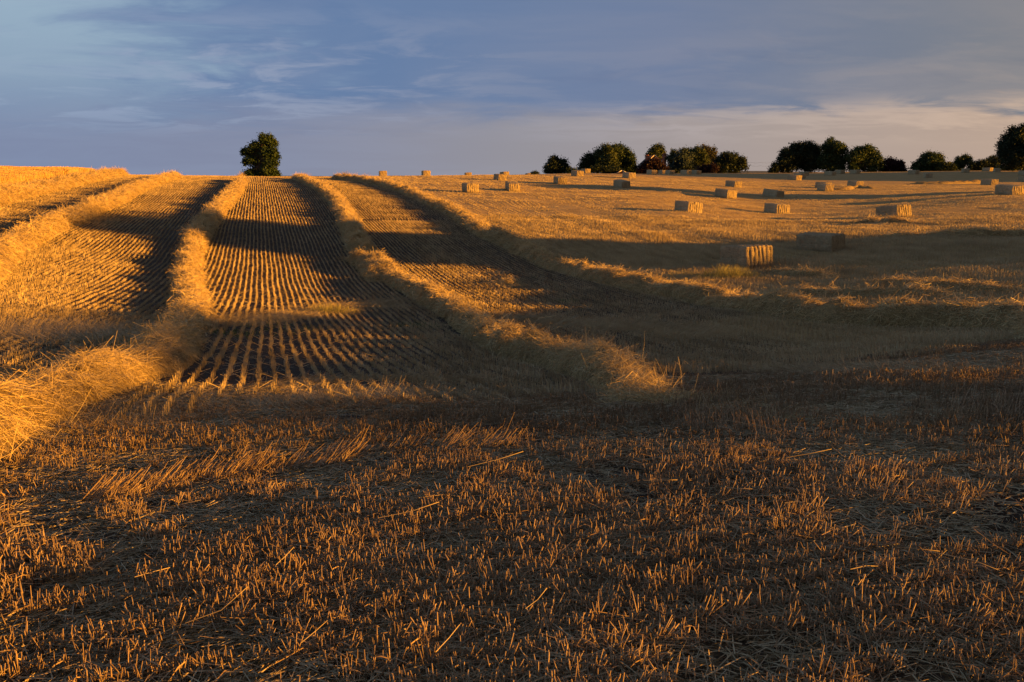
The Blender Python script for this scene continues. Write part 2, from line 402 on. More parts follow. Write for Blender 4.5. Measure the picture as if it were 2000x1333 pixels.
def scatter(name, coll, pts, rot, scl, parent=None, rng=RNG):
    me = bpy.data.meshes.new(name); n = len(pts); me.vertices.add(n)
    me.vertices.foreach_set('co', np.asarray(pts, np.float32).ravel())
    scl = np.asarray(scl, np.float32)
    if scl.ndim == 1: scl = np.repeat(scl[:, None], 3, 1)
    a = me.attributes.new('rot', 'FLOAT_VECTOR', 'POINT'); a.data.foreach_set('vector', np.asarray(rot, np.float32).ravel())
    a = me.attributes.new('scl', 'FLOAT_VECTOR', 'POINT'); a.data.foreach_set('vector', np.ascontiguousarray(scl).ravel())
    a = me.attributes.new('idx', 'INT', 'POINT'); a.data.foreach_set('value', rng.integers(0, len(coll.objects), n).astype(np.int32))
    o = link(name, me, parent); md = o.modifiers.new('scatter', 'NODES'); md.node_group = scatter_group(coll)
    return o
def slopes(X, Y, e=.35):
    return (ground(X+e, Y)-ground(X-e, Y))/(2*e), (ground(X, Y+e)-ground(X, Y-e))/(2*e)
def euler_on_slope(X, Y, yaw, e=.35, gx=None, gy=None):
    if gx is None: gx, gy = slopes(X, Y, e)
    c, s = np.cos(yaw), np.sin(yaw)
    along = gx*c+gy*s; left = -gx*s+gy*c
    return np.stack([np.arctan(left), -np.arctan(along), yaw], 1)
ROW_YAW = math.atan2(V[1], V[0])

# ------------------------------------------------------------------ ground
def soil_nodes(t, p, tc):
    geo = t.n('ShaderNodeNewGeometry').outputs['Position']
    at = t.n('ShaderNodeAttribute', attribute_name='litter').outputs['Fac']
    n1 = t.noise(geo, 9., 5, .65); n2 = t.noise(geo, 55., 3, .6); n3 = t.noise(geo, .7, 4)
    soil = t.mix(n1, (.018, .013, .010, 1), (.060, .041, .029, 1))
    u = t.vm('DOT_PRODUCT', geo, (U[0], U[1], 0)); v = t.vm('DOT_PRODUCT', geo, (V[0], V[1], 0))
    fib = t.noise(t.xyz(t.math('MULTIPLY', u, 18.), t.math('MULTIPLY', v, 5.), 0.), 1., 4, .7)
    straw = t.ramp(t.math('ADD', t.math('MULTIPLY', fib, .7), t.math('MULTIPLY', n3, .4)), [(.3, (.12, .080, .036)), (.52, (.29, .20, .085)), (.75, (.46, .33, .15))])
    k = t.step(t.math('ADD', t.math('ADD', t.math('MULTIPLY', n2, .5), t.math('MULTIPLY', n1, .5)), t.math('SUBTRACT', at, .75)), -.1, .32)
    t.put(p.inputs['Base Color'], t.mix(k, soil, straw))
    bump(t, p, t.math('ADD', t.math('MULTIPLY', n1, .8), t.math('MULTIPLY', fib, .5)), .9, .05)
M_SOIL = plain_mat('field_soil', soil_nodes)
def litter_amount(X, Y):
    """how much chaff and straw covers the soil"""
    u = U[0]*X+U[1]*Y; v = V[0]*X+V[1]*Y
    strip = np.clip((u+19.5)/2, 0, 1)*np.clip((15.5-u)/4, 0, 1)*np.clip((v-16)/4, 0, 1)
    a = .85-.84*strip
    a = np.where(v < 9, .20+.35*vnoise(X*1.1, Y*1.1, 11)+.25*vnoise(X*.5, Y*.5, 12), a)
    head = np.clip(1-np.abs(v-14)/7, 0, 1); a = np.where((v >= 9) & (u < 15), np.minimum(a, .08+.25*vnoise(X*.8, Y*.8, 13)+.4*np.clip((u-6)/5, 0, 1)), a)
    r = np.hypot(X, Y)
    a = a+np.clip((u-15)/4, 0, 1)*(.7*vnoise(u/1.3, v/60, 14)+.5*vnoise(u/3.7, v/50, 15))
    a = np.where(v > 9, a+np.clip((r-95)/90, 0, .4), a)
    return np.clip(a, 0, 1)
def build_ground():
    ph = np.radians(np.concatenate([np.arange(-180, -44, 3.), np.arange(-44, -37, .6), np.arange(-37, 37, .17), np.arange(37, 44, .6), np.arange(44, 180, 3.)]))
    r = np.concatenate([[.05, .4, .8], np.geomspace(1.1, 160, 380), np.geomspace(163, 650, 40)])
    n, m = len(ph), len(r)
    P, R = np.meshgrid(ph, r, indexing='ij')
    X = R*np.sin(P); Y = R*np.cos(P); Z = ground(X, Y)
    fine = .022*vnoise(X*9, Y*9, 21)+.03*vnoise(X*4, Y*4, 22)
    Z = Z+fine*np.clip((30-R)/10, 0, 1)
    vs = np.stack([X, Y, Z], -1).reshape(-1, 3)
    I, J = np.meshgrid(np.arange(n), np.arange(m-1), indexing='ij'); I2 = (I+1) % n
    f = np.stack([I*m+J, I2*m+J, I2*m+J+1, I*m+J+1], -1).reshape(-1, 4)
    f = f[:, ::-1]
    me = new_mesh('stubble_field', vs, np.ascontiguousarray(f), M_SOIL, True)
    a = me.attributes.new('litter', 'FLOAT', 'POINT'); a.data.foreach_set('value', litter_amount(X, Y).ravel().astype(np.float32))
    return tag(link('field_ground', me), 'harvested field of bare soil and straw litter', None, None, 'structure')
build_ground()
# far low hills, only a sliver shows between the tree clumps
def build_hills():
    vs, fs = [], []
    N = 90
    for i in range(N):
        a = math.radians(-40+80*i/(N-1)); R = 2600
        h = EYE+3+9*math.exp(-((math.degrees(a)-16)/9)**2)+4*math.sin(a*9)+2*math.sin(a*23+1)
        for (rr, z) in ((R-500, -25), (R, h), (R+600, -25)): vs.append((rr*math.sin(a), rr*math.cos(a), z))
    for i in range(N-1):
        for k in range(2): b = i*3+k; fs.append((b, b+3, b+4, b+1))
    m = plain_mat('hazy_hill_woods', lambda t, p, tc: t.put(p.inputs['Base Color'], t.ramp(t.noise(tc, .01, 5), [(.35, (.05, .07, .08)), (.65, (.12, .13, .14))])))  # blue-grey of distant haze put into the colour of the woods
    tag(link('distant_hills', new_mesh('distant_hills', vs, fs, m, True)), 'low bluish hills on the horizon', None, None, 'structure')
build_hills()

# ------------------------------------------------------------------ straw windrows
def smooth_line(pts, step):
    pts = np.array(pts, float)
    d = np.concatenate([[0], np.cumsum(np.hypot(*np.diff(pts, axis=0).T))])
    n = int(d[-1]/step)+2; s = np.linspace(0, d[-1], n)
    return np.stack([hermite(d, pts[:, 0], s), hermite(d, pts[:, 1], s)], 1)
def tuft_meshes(tag_, seed, n, spread, lmin, lmax, wid, elev, mat, count=5, upright=0, az=None, azs=math.pi, h=.08):
    out = []
    for k in range(count):
        r = np.random.default_rng(seed+k)
        p = np.stack([r.normal(0, spread, n), r.normal(0, spread, n), r.uniform(-.06, h, n)], 1)
        d = dirs(r, n, elev[0], elev[1], az, azs); l = r.uniform(lmin, lmax, n)
        p -= d*(l*.45)[:, None]*np.array([1, 1, .6])
        parts = [ribbons(r, p, d, l, r.uniform(.6, 1.2, n)*wid, .12)]
        if upright:
            p = np.stack([r.normal(0, spread, upright), r.normal(0, spread, upright), np.zeros(upright)], 1)
            parts.append(ribbons(r, p, dirs(r, upright, 30, 80), r.uniform(lmin, lmax*1.25, upright), np.full(upright, wid), .15))
        v, f = join(parts); out.append(new_mesh(tag_, v, f, mat))
    return out
TUFT = variant_collection('straw_tuft', tuft_meshes('straw_tuft', 10, 84, .17, .12, .34, .0047, (-16, 24), M_STRAW, 6, 1, h=.05))
TUFT_FAR = variant_collection('straw_clump', tuft_meshes('straw_clump', 30, 44, .24, .18, .45, .013, (-14, 32), M_STRAW, 4, 2, h=.06))
TUFT_MID = variant_collection('straw_wisp', tuft_meshes('straw_wisp', 80, 40, .18, .12, .32, .0095, (-16, 28), M_STRAW, 6, 1, h=.05))
COMBED = variant_collection('combed_straw', tuft_meshes('combed_straw', 50, 48, .20, .22, .48, .0060, (0, 22), M_STUB, 4, 1, 0., .35, h=.05))
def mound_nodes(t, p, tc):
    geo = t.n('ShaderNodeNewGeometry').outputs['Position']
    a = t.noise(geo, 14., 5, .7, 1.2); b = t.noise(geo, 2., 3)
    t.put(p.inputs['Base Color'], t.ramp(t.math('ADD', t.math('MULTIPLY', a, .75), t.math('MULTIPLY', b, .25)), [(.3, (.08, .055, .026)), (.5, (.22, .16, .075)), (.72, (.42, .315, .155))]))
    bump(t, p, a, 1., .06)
M_MOUND = plain_mat('windrow_straw', mound_nodes)  # darker than the loose straw: shade between strands put into the colour
def windrow(pix, half, height, label, lift=.35, taper=(0, 0), extra=None, dens=1.0, group='straw windrows running up the slope'):
    pts = cast([p[0] for p in pix], [p[1] for p in pix], lift)
    c = smooth_line(pts, .3); n = len(c)
    t = np.gradient(c, axis=0); t /= np.linalg.norm(t, axis=1, keepdims=True); nr = np.stack([t[:, 1], -t[:, 0]], 1)
    s = np.concatenate([[0], np.cumsum(np.hypot(*np.diff(c, axis=0).T))])
    fr = s/s[-1]
    if extra: hmul = np.interp(fr, [e[0] for e in extra], [e[1] for e in extra]); wmul = np.interp(fr, [e[0] for e in extra], [e[2] for e in extra])
    else: hmul = wmul = 1.
    hw = half*wmul*(1+.20*vnoise(s/2.1, s*0+half*7, 3)+.18*vnoise(s/.7, s*0+3, 4))
    hh = height*hmul*(1+.18*vnoise(s/1.7, s*0+half*3, 5)+.18*vnoise(s/.6, s*0+1, 6))
    if taper[0]: hh = hh*np.clip(s/taper[0], .1, 1)**.7
    if taper[1]: hh = hh*np.clip((s[-1]-s)/taper[1], .1, 1)**.7
    endk = np.clip(np.minimum(s, s[-1]-s)/.9, 0, 1)**.6; hh = hh*endk-.05*(1-endk)
    k = np.linspace(-1, 1, 15); prof = (1-np.abs(k)**2.2)**.9
    X = c[:, 0, None]+nr[:, 0, None]*hw[:, None]*k; Y = c[:, 1, None]+nr[:, 1, None]*hw[:, None]*k
    Zl = hh[:, None]*prof*(1+.75*vnoise(X*1.9, Y*1.9, 8))+.15*vnoise(X*4.3, Y*4.3, 9)*prof-.06*(1-prof)
    Z = ground(X, Y)+Zl
    vs = np.stack([X, Y, Z], -1).reshape(-1, 3); m = len(k)
    I, J = np.meshgrid(np.arange(n-1), np.arange(m-1), indexing='ij')
    f = np.stack([I*m+J, I*m+J+1, (I+1)*m+J+1, (I+1)*m+J], -1).reshape(-1, 4)
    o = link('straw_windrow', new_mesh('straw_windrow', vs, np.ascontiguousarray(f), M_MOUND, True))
    tag(o, label, 'straw windrow', group)
    # straw lying all over it
    G = np.stack([X, Y, Z], -1)
    def spread(coll, lo, hi, per_m2, sc, name):
        i0 = RNG.uniform(0, n-1.001, int(s[-1]*2*half*per_m2*1.05*dens)); j0 = RNG.uniform(.3, m-1.3, len(i0))
        i = i0.astype(int); j = j0.astype(int); fi = (i0-i)[:, None]; fj = (j0-j)[:, None]
        P = G[i, j]*(1-fi)*(1-fj)+G[i+1, j]*fi*(1-fj)+G[i, j+1]*(1-fi)*fj+G[i+1, j+1]*fi*fj
        di = G[i+1, j]-G[i, j]; dj = G[i, j+1]-G[i, j]; nn = np.cross(di, dj); nn[nn[:, 2] < 0] *= -1; nn /= np.linalg.norm(nn, axis=1, keepdims=True)
        d = np.hypot(P[:, 0], P[:, 1]); ok = (d >= lo) & (d < hi) & (np.abs(P[:, 0]) < P[:, 1]*.75+2.5)
        P = P[ok]; nn = nn[ok]
        if len(P) < 3: return
        yaw = RNG.uniform(-math.pi, math.pi, len(P)); gx, gy = -nn[:, 0]/nn[:, 2].clip(.4), -nn[:, 1]/nn[:, 2].clip(.4)
        tag(scatter(name, coll, P, euler_on_slope(P[:, 0], P[:, 1], yaw, gx=gx*.8, gy=gy*.8), RNG.uniform(sc[0], sc[1], len(P)), o), None, None, None, 'stuff')
    spread(TUFT, 0, 16, 28, (.5, 1.0), 'loose_straw'); spread(TUFT_MID, 14, 46, 22, (.4, 1.2), 'loose_straw'); spread(TUFT_FAR, 42, 130, 13, (.5, 1.4), 'loose_straw')
    return o, c
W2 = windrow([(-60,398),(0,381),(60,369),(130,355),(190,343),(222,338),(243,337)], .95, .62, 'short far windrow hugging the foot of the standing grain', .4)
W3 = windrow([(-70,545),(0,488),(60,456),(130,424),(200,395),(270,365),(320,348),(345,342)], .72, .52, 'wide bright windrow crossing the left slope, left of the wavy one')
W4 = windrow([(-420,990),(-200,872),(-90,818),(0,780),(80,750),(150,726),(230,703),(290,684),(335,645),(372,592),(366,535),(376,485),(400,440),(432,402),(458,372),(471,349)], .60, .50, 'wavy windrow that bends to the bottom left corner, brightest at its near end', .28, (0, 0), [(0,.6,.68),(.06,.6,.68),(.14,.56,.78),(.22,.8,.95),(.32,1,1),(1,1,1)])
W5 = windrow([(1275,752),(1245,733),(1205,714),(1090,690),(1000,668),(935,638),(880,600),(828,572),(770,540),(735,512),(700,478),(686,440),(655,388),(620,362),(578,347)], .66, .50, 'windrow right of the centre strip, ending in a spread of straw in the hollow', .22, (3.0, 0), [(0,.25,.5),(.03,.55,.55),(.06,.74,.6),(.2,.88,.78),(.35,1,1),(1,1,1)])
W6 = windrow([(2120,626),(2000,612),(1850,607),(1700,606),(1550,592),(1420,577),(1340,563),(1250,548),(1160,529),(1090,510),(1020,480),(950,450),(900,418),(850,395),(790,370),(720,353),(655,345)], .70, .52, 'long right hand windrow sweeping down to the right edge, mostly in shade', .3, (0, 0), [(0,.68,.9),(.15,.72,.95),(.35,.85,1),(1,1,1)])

# ------------------------------------------------------------------ straw bales
def bale_nodes(t, p, tc):
    a = t.noise(t.vm('MULTIPLY', tc, (26, 26, 26)), 1., 5, .7, .8); b = t.noise(tc, 2.4, 4)
    s = t.noise(t.vm('MULTIPLY', tc, (9, 4, 30)), 1., 4, .65)
    oi = t.n('ShaderNodeObjectInfo').outputs['Random']
    f = t.math('ADD', t.math('ADD', t.math('MULTIPLY', a, .45), t.math('MULTIPLY', s, .35)), t.math('ADD', t.math('MULTIPLY', b, .25), t.math('MULTIPLY', oi, .06)))
    t.put(p.inputs['Base Color'], t.ramp(f, [(.35, (.12, .092, .060)), (.52, (.30, .235, .145)), (.70, (.48, .39, .245))]))
    bump(t, p, t.math('ADD', a, s), .9, .05)
M_BALE = plain_mat('pressed_straw', bale_nodes)
M_TWINE = plain_mat('twine', lambda t, p, tc: t.put(p.inputs['Base Color'], (.10, .08, .06, 1)))
BW, BH, BL = 1.20, .90, 2.30
STR = [-.48, -.29, -.10, .10, .29, .48]                       # where the six strings run, across the width
def bale_mesh(seed, fuzz, gd=.075):
    r = np.random.default_rng(seed)
    nx, ny, nz = 30, 40, 14
    def face(ax, sg, na, nb):
        a, b = np.meshgrid(np.linspace(-1, 1, na+1), np.linspace(-1, 1, nb+1), indexing='ij')
        p = np.zeros(a.shape+(3,)); o = [i for i in range(3) if i != ax]
        p[..., ax] = sg; p[..., o[0]] = a; p[..., o[1]] = b
        I, J = np.meshgrid(np.arange(na), np.arange(nb), indexing='ij'); w = nb+1
        f = np.stack([I*w+J, I*w+J+1, (I+1)*w+J+1, (I+1)*w+J], -1).reshape(-1, 4)
        flip = (sg > 0) == (ax == 1)
        return p.reshape(-1, 3), (f if flip else f[:, ::-1])
    parts = [face(0, -1, ny, nz), face(0, 1, ny, nz), face(1, -1, nx, nz), face(1, 1, nx, nz), face(2, -1, nx, ny), face(2, 1, nx, ny)]
    q, f = join(parts)
    q[:, 0] *= BW/2; q[:, 1] *= BL/2; q[:, 2] *= BH/2
    x, y, z = q.T
    groove = np.zeros(len(q))
    for s in STR: groove += np.exp(-((x-s-.02*np.sin(z*6+s*9+seed))/.028)**2)
    endf = np.clip((np.abs(y)-(BL/2-.10))/.1, 0, 1); topf = np.clip((np.abs(z)-(BH/2-.06))/.06, 0, 1)
    dx = np.sign(x)*.035*(1-(z/(BH/2))**4)*(np.abs(x) > BW/2-.01)
    flake = .018*np.sin(y*2*math.pi/.19+seed)*(np.abs(x) > BW/2-.01)
    seam = -.05*np.exp(-((z+.03)/.03)**2)*(np.abs(x) > BW/2-.01)
    x2 = x+dx+np.sign(x)*(flake+seam)
    y2 = y+np.sign(y)*endf*(.05*(1-(x/(BW/2))**6)*(1-(z/(BH/2))**4)-gd*groove*(.55+.9*(vnoise(z*7+seed, x*9, 33)+.5)))
    z2 = z+np.sign(z)*topf*(.03*(1-(x/(BW/2))**4)-.035*groove)
    n = .05*vnoise(x*5+seed*3, y*5+z*5, 31)+.045*vnoise(x*13+z*11, y*13+seed, 32)
    L = np.sqrt((x2/(BW/2))**8+(y2/(BL/2))**14+(z2/(BH/2))**8)**(1/7.)
    k = np.where(L > 1.02, 1.02/L, 1)*(1+n*.5)
    q = np.stack([x2*(.5+.5*k), y2*(.6+.4*k), z2*(.5+.5*k)+BH/2+.01], 1)
    lean = .05*r.normal(); q[:, 1] += q[:, 2]*lean
    bits = [(q, f)]
    if fuzz:
        m = fuzz; idx = r.integers(0, len(q), m); p = q[idx].copy()
        out = (p-np.array([0, 0, BH/2]))*np.array([1/BW, 1/BL*1.0, 1/BH]); out /= np.linalg.norm(out, axis=1, keepdims=True)
        d = out*.55+r.normal(size=(m, 3))*.6
        l = r.uniform(.05, .17, m)
        bits.append(ribbons(r, p-d*.02, d, l, np.full(m, .006), .2, .3))
        m2 = fuzz//5; a = r.uniform(0, 2*math.pi, m2)                # straw fallen round the foot
        p = np.stack([np.cos(a)*BW*r.uniform(.45, .75, m2), np.sin(a)*BL*r.uniform(.45, .62, m2), r.uniform(0, .06, m2)], 1)
        bits.append(ribbons(r, p, dirs(r, m2, 0, 45), r.uniform(.12, .4, m2), np.full(m2, .007), .15))
    v, f = join(bits)
    me = new_mesh('straw_bale', v, np.ascontiguousarray(f), M_BALE); return me
BALE_NEAR = [bale_mesh(k, 2600) for k in (1, 2, 3)]; BALE_FAR = [bale_mesh(k, 500, .12) for k in (4, 5)]
def twine_mesh(s):
    hw, y, z0, z1 = .006, BL/2-.035, .015, BH-.02
    loop = [(-y, z0), (-y-.005, BH*.5), (-y, z1), (0, z1+.012), (y, z1), (y+.005, BH*.5), (y, z0), (0, z0-.01)]
    vs, fs = [], []
    for (a, b) in loop:
        k = 1-.014/math.hypot(a, b-.45); vs += [(s-hw, a, b), (s+hw, a, b), (s+hw, a*k, .45+(b-.45)*k), (s-hw, a*k, .45+(b-.45)*k)]
    N = len(loop)
    for i in range(N):
        j = (i+1) % N
        for c in range(4): fs.append((i*4+c, i*4+(c+1) % 4, j*4+(c+1) % 4, j*4+c))
    return new_mesh('twine', vs, fs, M_TWINE)
TWINE = [twine_mesh(s) for s in STR]
B_YAW = math.atan2(-V[0], V[1])
for i, ((l, r_, t_, b_, vis, lab), (bx, by, bz, _)) in enumerate(zip(BALES, SPOTS)):
    near = by < 100
    yaw = B_YAW+random.uniform(-.13, .13)
    if i == 27: yaw += .18
    if i in (30, 31, 33): yaw += -.55
    if i == 21: yaw += .2
    gx, gy = slopes(np.array([bx]), np.array([by]), .8)
    e = euler_on_slope(np.array([bx]), np.array([by]), np.array([yaw]), gx=gx, gy=gy)[0]
    if i == 21: e[0] += .07; e[1] += .09
    me = (BALE_NEAR if near else BALE_FAR)[i % (3 if near else 2)]
    o = link('straw_bale', me, None, (bx, by, float(ground(bx, by))-.03), e)
    k = random.uniform(.97, 1.04)*(.88 if i == 27 else 1.); o.scale = (k, k, k)
    tag(o, lab, 'straw bale', 'rectangular straw bales left on the stubble')
    if near:
        for tm in TWINE: link('twine', tm, o)
# loose heaps and lines of rough straw lying among the bales
HEAPS = [([(1655,436),(1700,434),(1750,432),(1795,433)], .35, .30, 'line of tall rough straw just below the large shaggy bale'),
         ([(1640,370),(1680,366),(1712,368)], .9, .38, 'low heap of loose straw beside a lit bale'),
         ([(1775,358),(1830,358),(1890,357),(1935,356)], 1.1, .40, 'long low straw heap on the right below the hedge'),
         ([(1352,572),(1390,575),(1418,580)], .55, .42, 'shaggy lit straw heap on top of the right hand windrow'),
         ([(955,552),(990,548),(1020,553)], .5, .34, 'small lit straw heap between the two right hand windrows'),
         ([(695,500),(725,520),(748,545)], .75, .50, 'dark bushy straw pile on the left flank of the middle windrow'),
         ([(1510,562),(1600,568),(1700,572),(1800,566),(1900,572)], .45, .20, 'lower long lit line of rough straw, just above the right hand windrow'),
         ([(1690,548),(1780,552),(1880,556),(2040,560)], .45, .20, 'upper lit line of rough straw near the right edge'),
         ([(1480,525),(1560,532),(1660,538)], .45, .20, 'short ridge of rough straw right of the nearest bale'),
         ([(1710,462),(1790,460),(1900,456),(2030,452)], .5, .2, 'thin ridge of straw across the right slope beside the big shaded bale')]
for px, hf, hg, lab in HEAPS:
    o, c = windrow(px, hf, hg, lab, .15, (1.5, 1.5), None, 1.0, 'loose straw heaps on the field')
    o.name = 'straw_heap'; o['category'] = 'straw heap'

# ------------------------------------------------------------------ stubble standing in drill rows
def row_meshes(name, n, length, seed, mat, w=.010, hlo=.09, hhi=.165, thick=.022, count=5):
    out = []
    for k in range(count):
        r = np.random.default_rng(seed+k)
        x = r.uniform(-length/2, length/2, n); x += .03*np.sin(x*40+k)
        p = np.stack([x, r.normal(0, thick, n)+.006*np.sin(x*5+k*2), np.full(n, -.02)], 1)
        d = np.stack([r.normal(0, .20, n), r.normal(0, .10, n), np.ones(n)], 1)
        m = n//14
        p2 = np.stack([r.uniform(-length/2, length/2, m), r.normal(0, thick*1.6, m), r.uniform(.0, .05, m)], 1)
        v, f = join([ribbons(r, p, d, r.uniform(hlo, hhi, n), r.uniform(.7, 1.3, n)*w, .1, 0, 1),
                     ribbons(r, p2, dirs(r, m, 0, 30), r.uniform(.08, .22, m), np.full(m, w*.8), .1, 0, 1)])
        out.append(new_mesh(name, v, f, mat))
    return out
ROW = variant_collection('stubble_row', row_meshes('stubble_row', 100, 1.2, 100, M_STUB, .009, .07, .125, .014))
ROW_FAR = variant_collection('stubble_row_far', row_meshes('stubble_row_far', 64, 2.4, 140, M_STUB, .015, .06, .105, .014, 4))
ROW_LOW = variant_collection('stubble_short', row_meshes('stubble_short', 80, 1.2, 120, M_STUB, .011, .06, .16, .03))
WCL = [W2[1], W3[1], W4[1], W5[1], W6[1]]
def near_windrow(X, Y, d):
    hit = np.zeros(len(X), bool)
    for c in WCL:
        cc = c[::3]
        u = U[0]*X+U[1]*Y; v = V[0]*X+V[1]*Y; cu = U[0]*cc[:, 0]+U[1]*cc[:, 1]; cv = V[0]*cc[:, 0]+V[1]*cc[:, 1]
        o = np.argsort(cv); lim = (v > cv.min()) & (v < cv.max())
        hit |= lim & (np.abs(u-np.interp(v, cv[o], cu[o])) < d)
    return hit
def in_view(X, Y, rmax, rmin=0., slack=.70):
    r = np.hypot(X, Y); return (Y > .5) & (np.abs(X) < slack*Y+1.5) & (r < rmax) & (r > rmin)
HEAD = 8.7                                   # the headland pass ends here; rows up the slope start beyond
def drill_rows(name, coll, u0, u1, v0, v1, gap, seg, rmin, rmax, lab, hs=(.85, 1.12), keep=1.0, gate=None):
    us = np.arange(u0, u1, gap); vsg = np.arange(v0, v1, seg)
    A, B = np.meshgrid(us, vsg, indexing='ij'); A = A.ravel(); B = B.ravel()
    A = A+.012*np.sin(B*.7)+RNG.normal(0, .006, len(A)); B = B+RNG.uniform(-.1, .1, len(B))*seg
    X = U[0]*A+V[0]*B; Y = U[1]*A+V[1]*B
    ok = in_view(X, Y, rmax, rmin) & ~near_windrow(X, Y, .55) & (RNG.random(len(X)) < keep)
    if gate is not None: ok &= gate(X, Y, A, B)
    X = X[ok]; Y = Y[ok]
    yaw = np.where(RNG.random(len(X)) < .5, ROW_YAW, ROW_YAW+math.pi)+RNG.normal(0, .012, len(X))
    rot = euler_on_slope(X, Y, yaw, .5)
    uu = U[0]*X+U[1]*Y; vv = V[0]*X+V[1]*Y                  # bands left by wheels and knife along the rows
    k = RNG.uniform(hs[0], hs[1], len(X))*(1+.5*vnoise(uu/.55, vv/40, 45)+.5*vnoise(uu/2.2, vv/60, 46)+.7*np.clip((uu-14)/5, 0, 1)*vnoise(uu/1.1, vv/70, 47))*(1+.2*vnoise(X/1.3, Y/1.3, 41)+.3*vnoise(X/4, Y/4, 42))
    scl = np.stack([np.full(len(X), 1.03), RNG.uniform(.85, 1.2, len(X)), k], 1)
    o = scatter(name, coll, np.stack([X, Y, ground(X, Y)], 1), rot, scl)
    return tag(o, lab, 'stubble', None, 'stuff')
edge = lambda X, Y: 1.2*vnoise(X*.8, Y*.8, 43)
trk = lambda A: ~(((A > .2) & (A < .2)))
drill_rows('stubble', ROW, -22, 15, HEAD, 75, .20, 1.2, 0, 58, 'rows of cut stubble between the windrows on the slope', gate=lambda X, Y, A, B: (B > HEAD+edge(X, Y)))
drill_rows('stubble', ROW_FAR, -26, 15, 40, 160, .20, 2.4, 58, 132, 'far rows of cut stubble on the upper slope')
drill_rows('stubble', ROW_LOW, 15, 60, 4, 75, .17, 1.2, 0, 62, 'paler thick stubble right of the windrows', (.9, 1.3), gate=lambda X, Y, A, B: (B > HEAD+edge(X, Y)))
drill_rows('stubble', ROW_FAR, 15, 150, 20, 190, .40, 2.4, 62, 150, 'distant stubble among the bales', (.8, 1.2), .8)

# ------------------------------------------------------------------ headland in the foreground: stubble in rows across the view
def clump_meshes(seed, count, n, sides, rad, hl, hh, spread, mat):
    out = []
    for k in range(count):
        r = np.random.default_rng(seed+k)
        m = int(n*r.uniform(.7, 1.3))
        p = np.stack([r.normal(0, spread*1.6, m), r.normal(0, spread*.6, m), np.full(m, -.025)], 1)
        lean = r.normal(0, .12, 2)
        d = np.stack([r.normal(0, .16, m)+lean[0], r.normal(0, .16, m)+lean[1], np.ones(m)], 1)
        h = r.uniform(hl, hh, m)*r.choice([1, 1, 1, .6, 1.25], m)
        parts = [tubes(r, p, d, h, rad*r.uniform(.7, 1.25, m), sides, .06)]
        q = m//2                                              # dry leaf sheaths hanging off the stems
        if q:
            i = r.integers(0, m, q); dd = d[i]/np.linalg.norm(d[i], axis=1, keepdims=True)
            parts.append(ribbons(r, p[i]+dd*(h[i]*r.uniform(.3, .85, q))[:, None], dirs(r, q, -20, 60), r.uniform(.04, .13, q), np.full(q, rad*2.2), .3, .5))
        parts.append(ribbons(r, np.stack([r.normal(0, spread*2, 5), r.normal(0, spread*2, 5), r.uniform(0, .02, 5)], 1), dirs(r, 5, -3, 12), r.uniform(.05, .18, 5), np.full(5, rad*1.6), .1, 0))
        v, f = join(parts); out.append(new_mesh('stubble_clump', v, f, mat))
    return out
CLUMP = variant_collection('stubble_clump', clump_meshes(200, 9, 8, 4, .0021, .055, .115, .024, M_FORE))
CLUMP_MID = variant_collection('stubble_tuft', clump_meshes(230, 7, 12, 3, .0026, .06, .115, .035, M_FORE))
HAZ = math.radians(9.)                       # these rows run nearly across the view
HU = np.array([math.cos(HAZ), math.sin(HAZ)]); HV = np.array([-HU[1], HU[0]])
def headland(name, coll, rmin, rmax, gap, step, keep, lab, sc, jit=.016):
    a = np.arange(-12, 24, step); b = np.arange(-6, 30, gap)
    A, B = np.meshgrid(a, b, indexing='ij'); A = A.ravel()+RNG.uniform(-.5, .5, A.size)*step; B = B.ravel()
    B = B+.05*np.sin(A*.6+B)+.04*np.sin(A*1.9+B*3)+RNG.normal(0, jit, len(B))
    X = HU[0]*A+HV[0]*B; Y = HU[1]*A+HV[1]*B; v = V[0]*X+V[1]*Y
    bare = vnoise(X*1.6, Y*2.4, 51)+.7*vnoise(X*4.3, Y*5.3, 52)
    ok = in_view(X, Y, rmax, rmin) & (v < HEAD+.5+edge(X, Y)) & (RNG.random(len(X)) < keep) & (bare > -.25) & ~near_windrow(X, Y, .5)
    X, Y, bare = X[ok], Y[ok], bare[ok]
    yaw = HAZ+RNG.normal(0, .5, len(X))+np.where(RNG.random(len(X)) < .5, math.pi, 0)
    rot = np.stack([RNG.normal(0, .10, len(X)), RNG.normal(0, .10, len(X)), yaw], 1)
    # wheelings and the reel leave some patches pushed over
    push = np.clip(vnoise(X*.55+3, Y*.9, 53)*3-.5, 0, 1)
    k = RNG.uniform(sc[0], sc[1], len(X))*(1-.5*np.clip((v[ok]-6.2)/3, 0, 1))*(1+.3*np.clip(bare, -.5, .5))*(1-.25*push)
    return tag(scatter(name, coll, np.stack([X, Y, ground(X, Y)], 1), rot, k), lab, 'stubble', None, 'stuff')
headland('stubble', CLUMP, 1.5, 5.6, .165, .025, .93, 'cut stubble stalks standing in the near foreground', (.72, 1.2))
headland('stubble', CLUMP_MID, 5.6, 17, .15, .055, .95, 'denser short stubble across the headland', (.75, 1.15))
